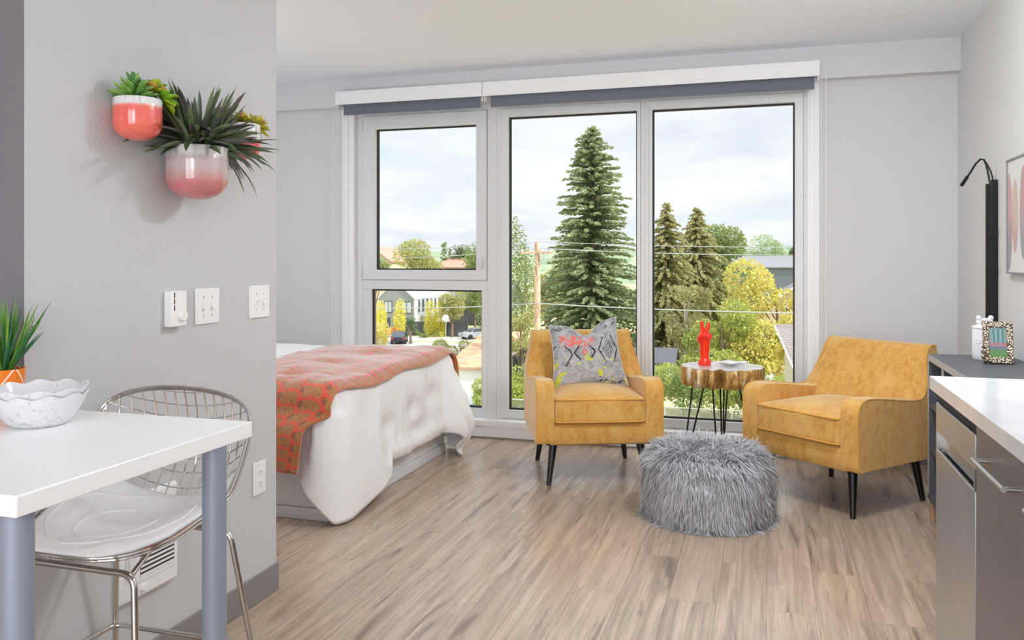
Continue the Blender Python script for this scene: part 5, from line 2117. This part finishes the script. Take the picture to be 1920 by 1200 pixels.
h2 = thing('house', 'grey-roofed house with pale gable behind the street trees, lower left pane', 'house', (-41.0, 120.0, GZ))
gable(h2, -6.5, 3.4, 0, 9, 3.2, 6.6, 'dark_panel', 'grey_roofing', 'x', over=0.4)
gable(h2, 0.6, 4.4, -1.2, 4, 3.0, 5.6, 'white_siding', 'grey_roofing', 'y', over=0.3)
win(h2, 2.5, 1.0, 1.0, 1.2, -1.2, 'dark_window')
fc = thing('board_fence', 'dark grey board fence beside the grey house carport', 'fence', (-42.6, 101.6, GZ))
MB().box(-2.6, 5.4, 0, 0.08, 0.05, 1.9).build('panel', 'dark_panel', fc, smooth=0)
for x in (-2.6, 0, 2.7, 5.4):
    MB().box(x - 0.07, x + 0.07, -0.05, 0.13, 0, 2.0).build('post', 'dark_panel', fc, smooth=0)

h3 = thing('house', 'pink tiled roof house peeking between trees in the upper left pane', 'house', (-51.6, 135.8, GZ))
gable(h3, -3.2, 3.0, 0, 8, 8.7, 10.2, 'cream_siding', 'pink_tile', 'x')
win(h3, -1.5, 4.5, 0.8, 1.3, 0, 'dark_window')
h4 = thing('house', 'cream house with red roof at the left frame of the upper left pane', 'house', (-66.9, 137.0, GZ))
gable(h4, -5.6, 2.0, 0, 9, 9.8, 12.3, 'cream_siding', 'pink_tile', 'y', over=0.4)

tr_ = thing('low_building', 'low white building with tan sloping roof near the parked silver car', 'building', (-20.0, 54.6, GZ), math.radians(6))
MB().box(-1.35, 1.6, 0.3, 12, 0, 2.45).build('wall', 'white_siding', tr_, smooth=0)
MB().add([(-1.6, 0, 2.5), (1.9, 0, 2.5), (1.9, 12.2, 4.0), (-1.6, 12.2, 4.0), (-1.6, 0, 2.66), (1.9, 0, 2.66), (1.9, 12.2, 4.16), (-1.6, 12.2, 4.16)],
         [(0, 3, 2, 1), (4, 5, 6, 7), (0, 1, 5, 4), (1, 2, 6, 5), (2, 3, 7, 6), (3, 0, 4, 7)]).build('roof', 'tan_roof', tr_, smooth=0)
MB().cyl((0.9, 8.0, 3.3), (0.9, 8.0, 4.1), 0.12, n=10).build('vent_pipe', 'dark_panel', tr_)
wn = thing('terrace_slab', 'white flat terrace below the tan roof at the bottom of the lower left pane', 'building', (-19.3, 50.9, GZ))
MB().box(-2.2, 2.2, -3.4, 2.6, 0, 0.35).build('slab', 'white_roofing', wn, smooth=0)
MB().box(-2.2, 2.2, 2.4, 2.6, 0.35, 1.2).build('parapet', 'white_siding', wn, smooth=0)

gr = thing('garage', 'blue-grey garage wall low in the middle pane behind dark bushes', 'building', (-18.2, 63.0, GZ))
MB().box(-0.6, 3.0, 0, 3.5, 0, 3.0).build('wall', 'blue_grey', gr, smooth=0)
MB().box(-0.8, 3.2, -0.3, 3.8, 3.0, 3.2).build('roof', 'grey_roofing', gr, smooth=0)
sh = thing('shed', 'dark shed with pale roof edge low at the left of the right pane', 'building', (-8.0, 62.5, GZ))
gable(sh, -1.4, 1.3, 0, 2.6, 2.6, 3.4, 'blue_grey', 'dark_panel', 'x', over=0.3, th=0.1)
win(sh, 0.7, 0.9, 0.7, 1.3, 0, 'dark_window')

h5 = thing('house', 'tan two-storey house with white gable trim behind the yellow tree', 'house', (3.0, 84.0, GZ))
gable(h5, -3.2, 5.0, 0, 10, 5.6, 8.3, 'tan_siding', 'grey_roofing', 'y', over=0.4)
for xe in (-3.6, 5.4):
    MB().tube([(xe, -0.42, 5.42), (0.9, -0.42, 8.38)], 0.11, 6).build('verge_board', 'white_siding', h5)
MB().box(-3.25, -0.9, -0.06, 0, 0, 3.6).build('lower_wall', 'dark_panel', h5, smooth=0)
MB().box(-3.4, 5.2, -0.12, 0, 3.75, 3.95).build('trim_band', 'white_siding', h5, smooth=0)
win(h5, -2.2, 1.9, 1.1, 1.1, -0.06, 'dark_window')
win(h5, 0.2, 1.9, 1.0, 1.2, -0.02, 'sky_window')
win(h5, -0.8, 4.6, 0.9, 1.0, -0.02, 'dark_window')
h6 = thing('house', 'long grey roof seen far behind the yellow tree under the skyline trees', 'house', (-0.5, 152.0, GZ))
gable(h6, -5.5, 6.0, 0, 10, 8.7, 10.5, 'blue_grey', 'grey_roofing', 'x')
h7 = thing('house', 'brown shingled roof and beige end wall nearest at the right frame', 'house', (0.45, 47.2, GZ), math.radians(9.2))
MB().prism([(-4.8, 0), (0, 0), (0, 6.5), (-4.8, 4.95)], 'x', 0.5, 9.0).build('wall', 'beige_siding', h7, smooth=0)
MB().prism([(-5.25, 4.80), (0.2, 6.56), (0.2, 6.72), (-5.25, 4.96)], 'x', 0.05, 9.4).build('roof', 'shingles', h7, smooth=0)
MB().tube([(0.04, -5.25, 4.86), (0.04, 0.2, 6.62)], 0.07, 8).build('verge_board', 'white_siding', h7)

# ------------------------------------------------------------------ outside: utility poles and wires
up = thing('utility_pole', 'weathered wooden utility pole with crossarm behind the left armchair', 'utility pole', (-12.65, 46.3, GZ))
MB().cyl((0, 0, 0), (0, 0, 11.2), 0.21, 0.165, 20).build('pole', 'pole_wood', up)
MB().box(-0.95, 0.95, -0.26, -0.14, 10.55, 10.68).build('crossarm', 'pole_wood', up, smooth=0)
for x in (-0.85, -0.4, 0.4, 0.85):
    MB().lathe([(0.03, 0), (0.055, 0.04), (0.03, 0.08), (0.05, 0.11), (0.0, 0.16)], 12, (x, -0.2, 10.68)).build('insulator', 'white_plastic', up)
for s in (-1, 1):
    MB().tube([(s * 0.65, -0.24, 10.55), (0, -0.2, 9.85)], 0.025, 6).build('brace', 'galvanised', up)
u2 = thing('utility_pole', 'thin distant pole with transformer left of the main pole', 'utility pole', (-25.0, 86.5, GZ))
MB().cyl((0, 0, 0), (0, 0, 10.4), 0.16, 0.12, 12).build('pole', 'pole_wood', u2)
MB().cyl((0.3, -0.1, 7.6), (0.3, -0.1, 8.7), 0.28, n=16).build('transformer', 'galvanised', u2)


def wire(label, pts, r):
    P = []
    for i in range(len(pts) - 1):
        a, b = Vector(pts[i]), Vector(pts[i + 1])
        sag = 0.012 * (b - a).length
        for k in range(12):
            t = k / 12
            P.append(a.lerp(b, t) - Vector((0, 0, 4 * sag * t * (1 - t))))
    P.append(Vector(pts[-1]))
    o = MB().tube(P, r, 5).build('power_line', 'wire', smooth=180)
    tag(o, label, 'power line', 'overhead wires strung across the view')


wire('highest overhead wire from the pole top across both tall panes', [(-36.0, 58.0, 2.2), (-12.65, 46.3, 2.25), (16.0, 48.0, 2.2)], 0.020)
wire('overhead wire just below the highest one, leaving the crossarm', [(-36.0, 57.6, 1.35), (-12.25, 46.1, 1.85), (16.0, 47.6, 1.70)], 0.026)
wire('lowest thick overhead wire passing above the armchair backs', [(-36.0, 58.2, -2.35), (-12.6, 46.06, -1.30), (16.0, 47.8, -1.30)], 0.034)

# ------------------------------------------------------------------ outside: chain-link fence, cars, sign
cl_ = thing('chain_link_fence', 'galvanised chain-link fence along the bottom of the tall panes', 'fence', (-7.0, 51.8, GZ))
for k in range(12):
    x = -11.0 + 2.0 * k
    MB().cyl((x, 0, 0), (x, 0, 1.15), 0.035, n=8).build('post', 'galvanised', cl_)
MB().tube([(-11.0, 0, 1.1), (11.0, 0, 1.1)], 0.028, 8).build('rail', 'galvanised', cl_)
MB().box(-11.0, 11.0, 0.03, 0.035, 0.03, 1.1).build('mesh_panel', 'chain_mesh', cl_, smooth=0)


def car(label, loc, rz, paint_):
    o = thing('car', label, 'car', (loc[0], loc[1], GZ), rz, group='cars parked in the street')
    prof_ = [(-2.15, 0.35), (-2.2, 0.62), (-2.05, 0.86), (-1.2, 0.98), (-0.55, 1.42), (0.95, 1.46), (1.75, 1.0), (2.15, 0.92), (2.22, 0.5), (2.15, 0.32)]
    m = MB().prism(prof_, 'y', -0.86, 0.86)
    m.move(lambda p: (p[0], p[1] * (1 - 0.16 * max(0, p[2] - 0.9) / 0.5), p[2]))
    m.build('body', paint_, o, bevel=0.08)
    g = MB().prism([(-1.12, 1.0), (-0.56, 1.38), (0.92, 1.41), (1.55, 1.02)], 'y', -0.875, 0.875)
    g.move(lambda p: (p[0], p[1] * (1 - 0.16 * max(0, p[2] - 0.9) / 0.5), p[2])).build('side_glass', 'dark_window', o, smooth=0)
    MB().add([(-1.24, -0.7, 1.0), (-1.24, 0.7, 1.0), (-0.62, 0.62, 1.40), (-0.62, -0.62, 1.40)], [(0, 1, 2, 3)]).build('windscreen', 'dark_window', o, smooth=0)
    for x in (-1.35, 1.35):
        for s in (-1, 1):
            MB().cyl((x, s * 0.70, 0.33), (x, s * 0.90, 0.33), 0.33, n=20).build('wheel', 'tyre', o)
    for s in (-1, 1):
        MB().box(-2.22, -2.10, s * 0.62 - 0.16, s * 0.62 + 0.16, 0.62, 0.78).build('headlamp', 'sky_window', o, smooth=0)
        MB().box(2.12, 2.24, s * 0.66 - 0.14, s * 0.66 + 0.14, 0.66, 0.84).build('tail_lamp', 'red_lamp', o, smooth=0)


car('dark saloon car with red tail lamps above the bed throw', (-42.6, 92.4), math.radians(-70), 'car_dark')
car('silver car parked under the street trees above the tan roof', (-35.4, 100.0), math.radians(50), 'car_silver')
car('dark grey car parked behind the lime bush in the middle pane', (-24.2, 79.6), math.radians(5), 'car_dark')
sg = thing('street_sign', 'round white street sign on a thin post beside the street tree', 'sign', (-37.4, 94.5, GZ))
MB().cyl((0, 0, 0), (0, 0, 3.3), 0.05, n=8).build('post', 'galvanised', sg)
MB().cyl((0, -0.06, 3.0), (0, -0.09, 3.0), 0.42, n=24).build('disc', 'white_siding', sg)
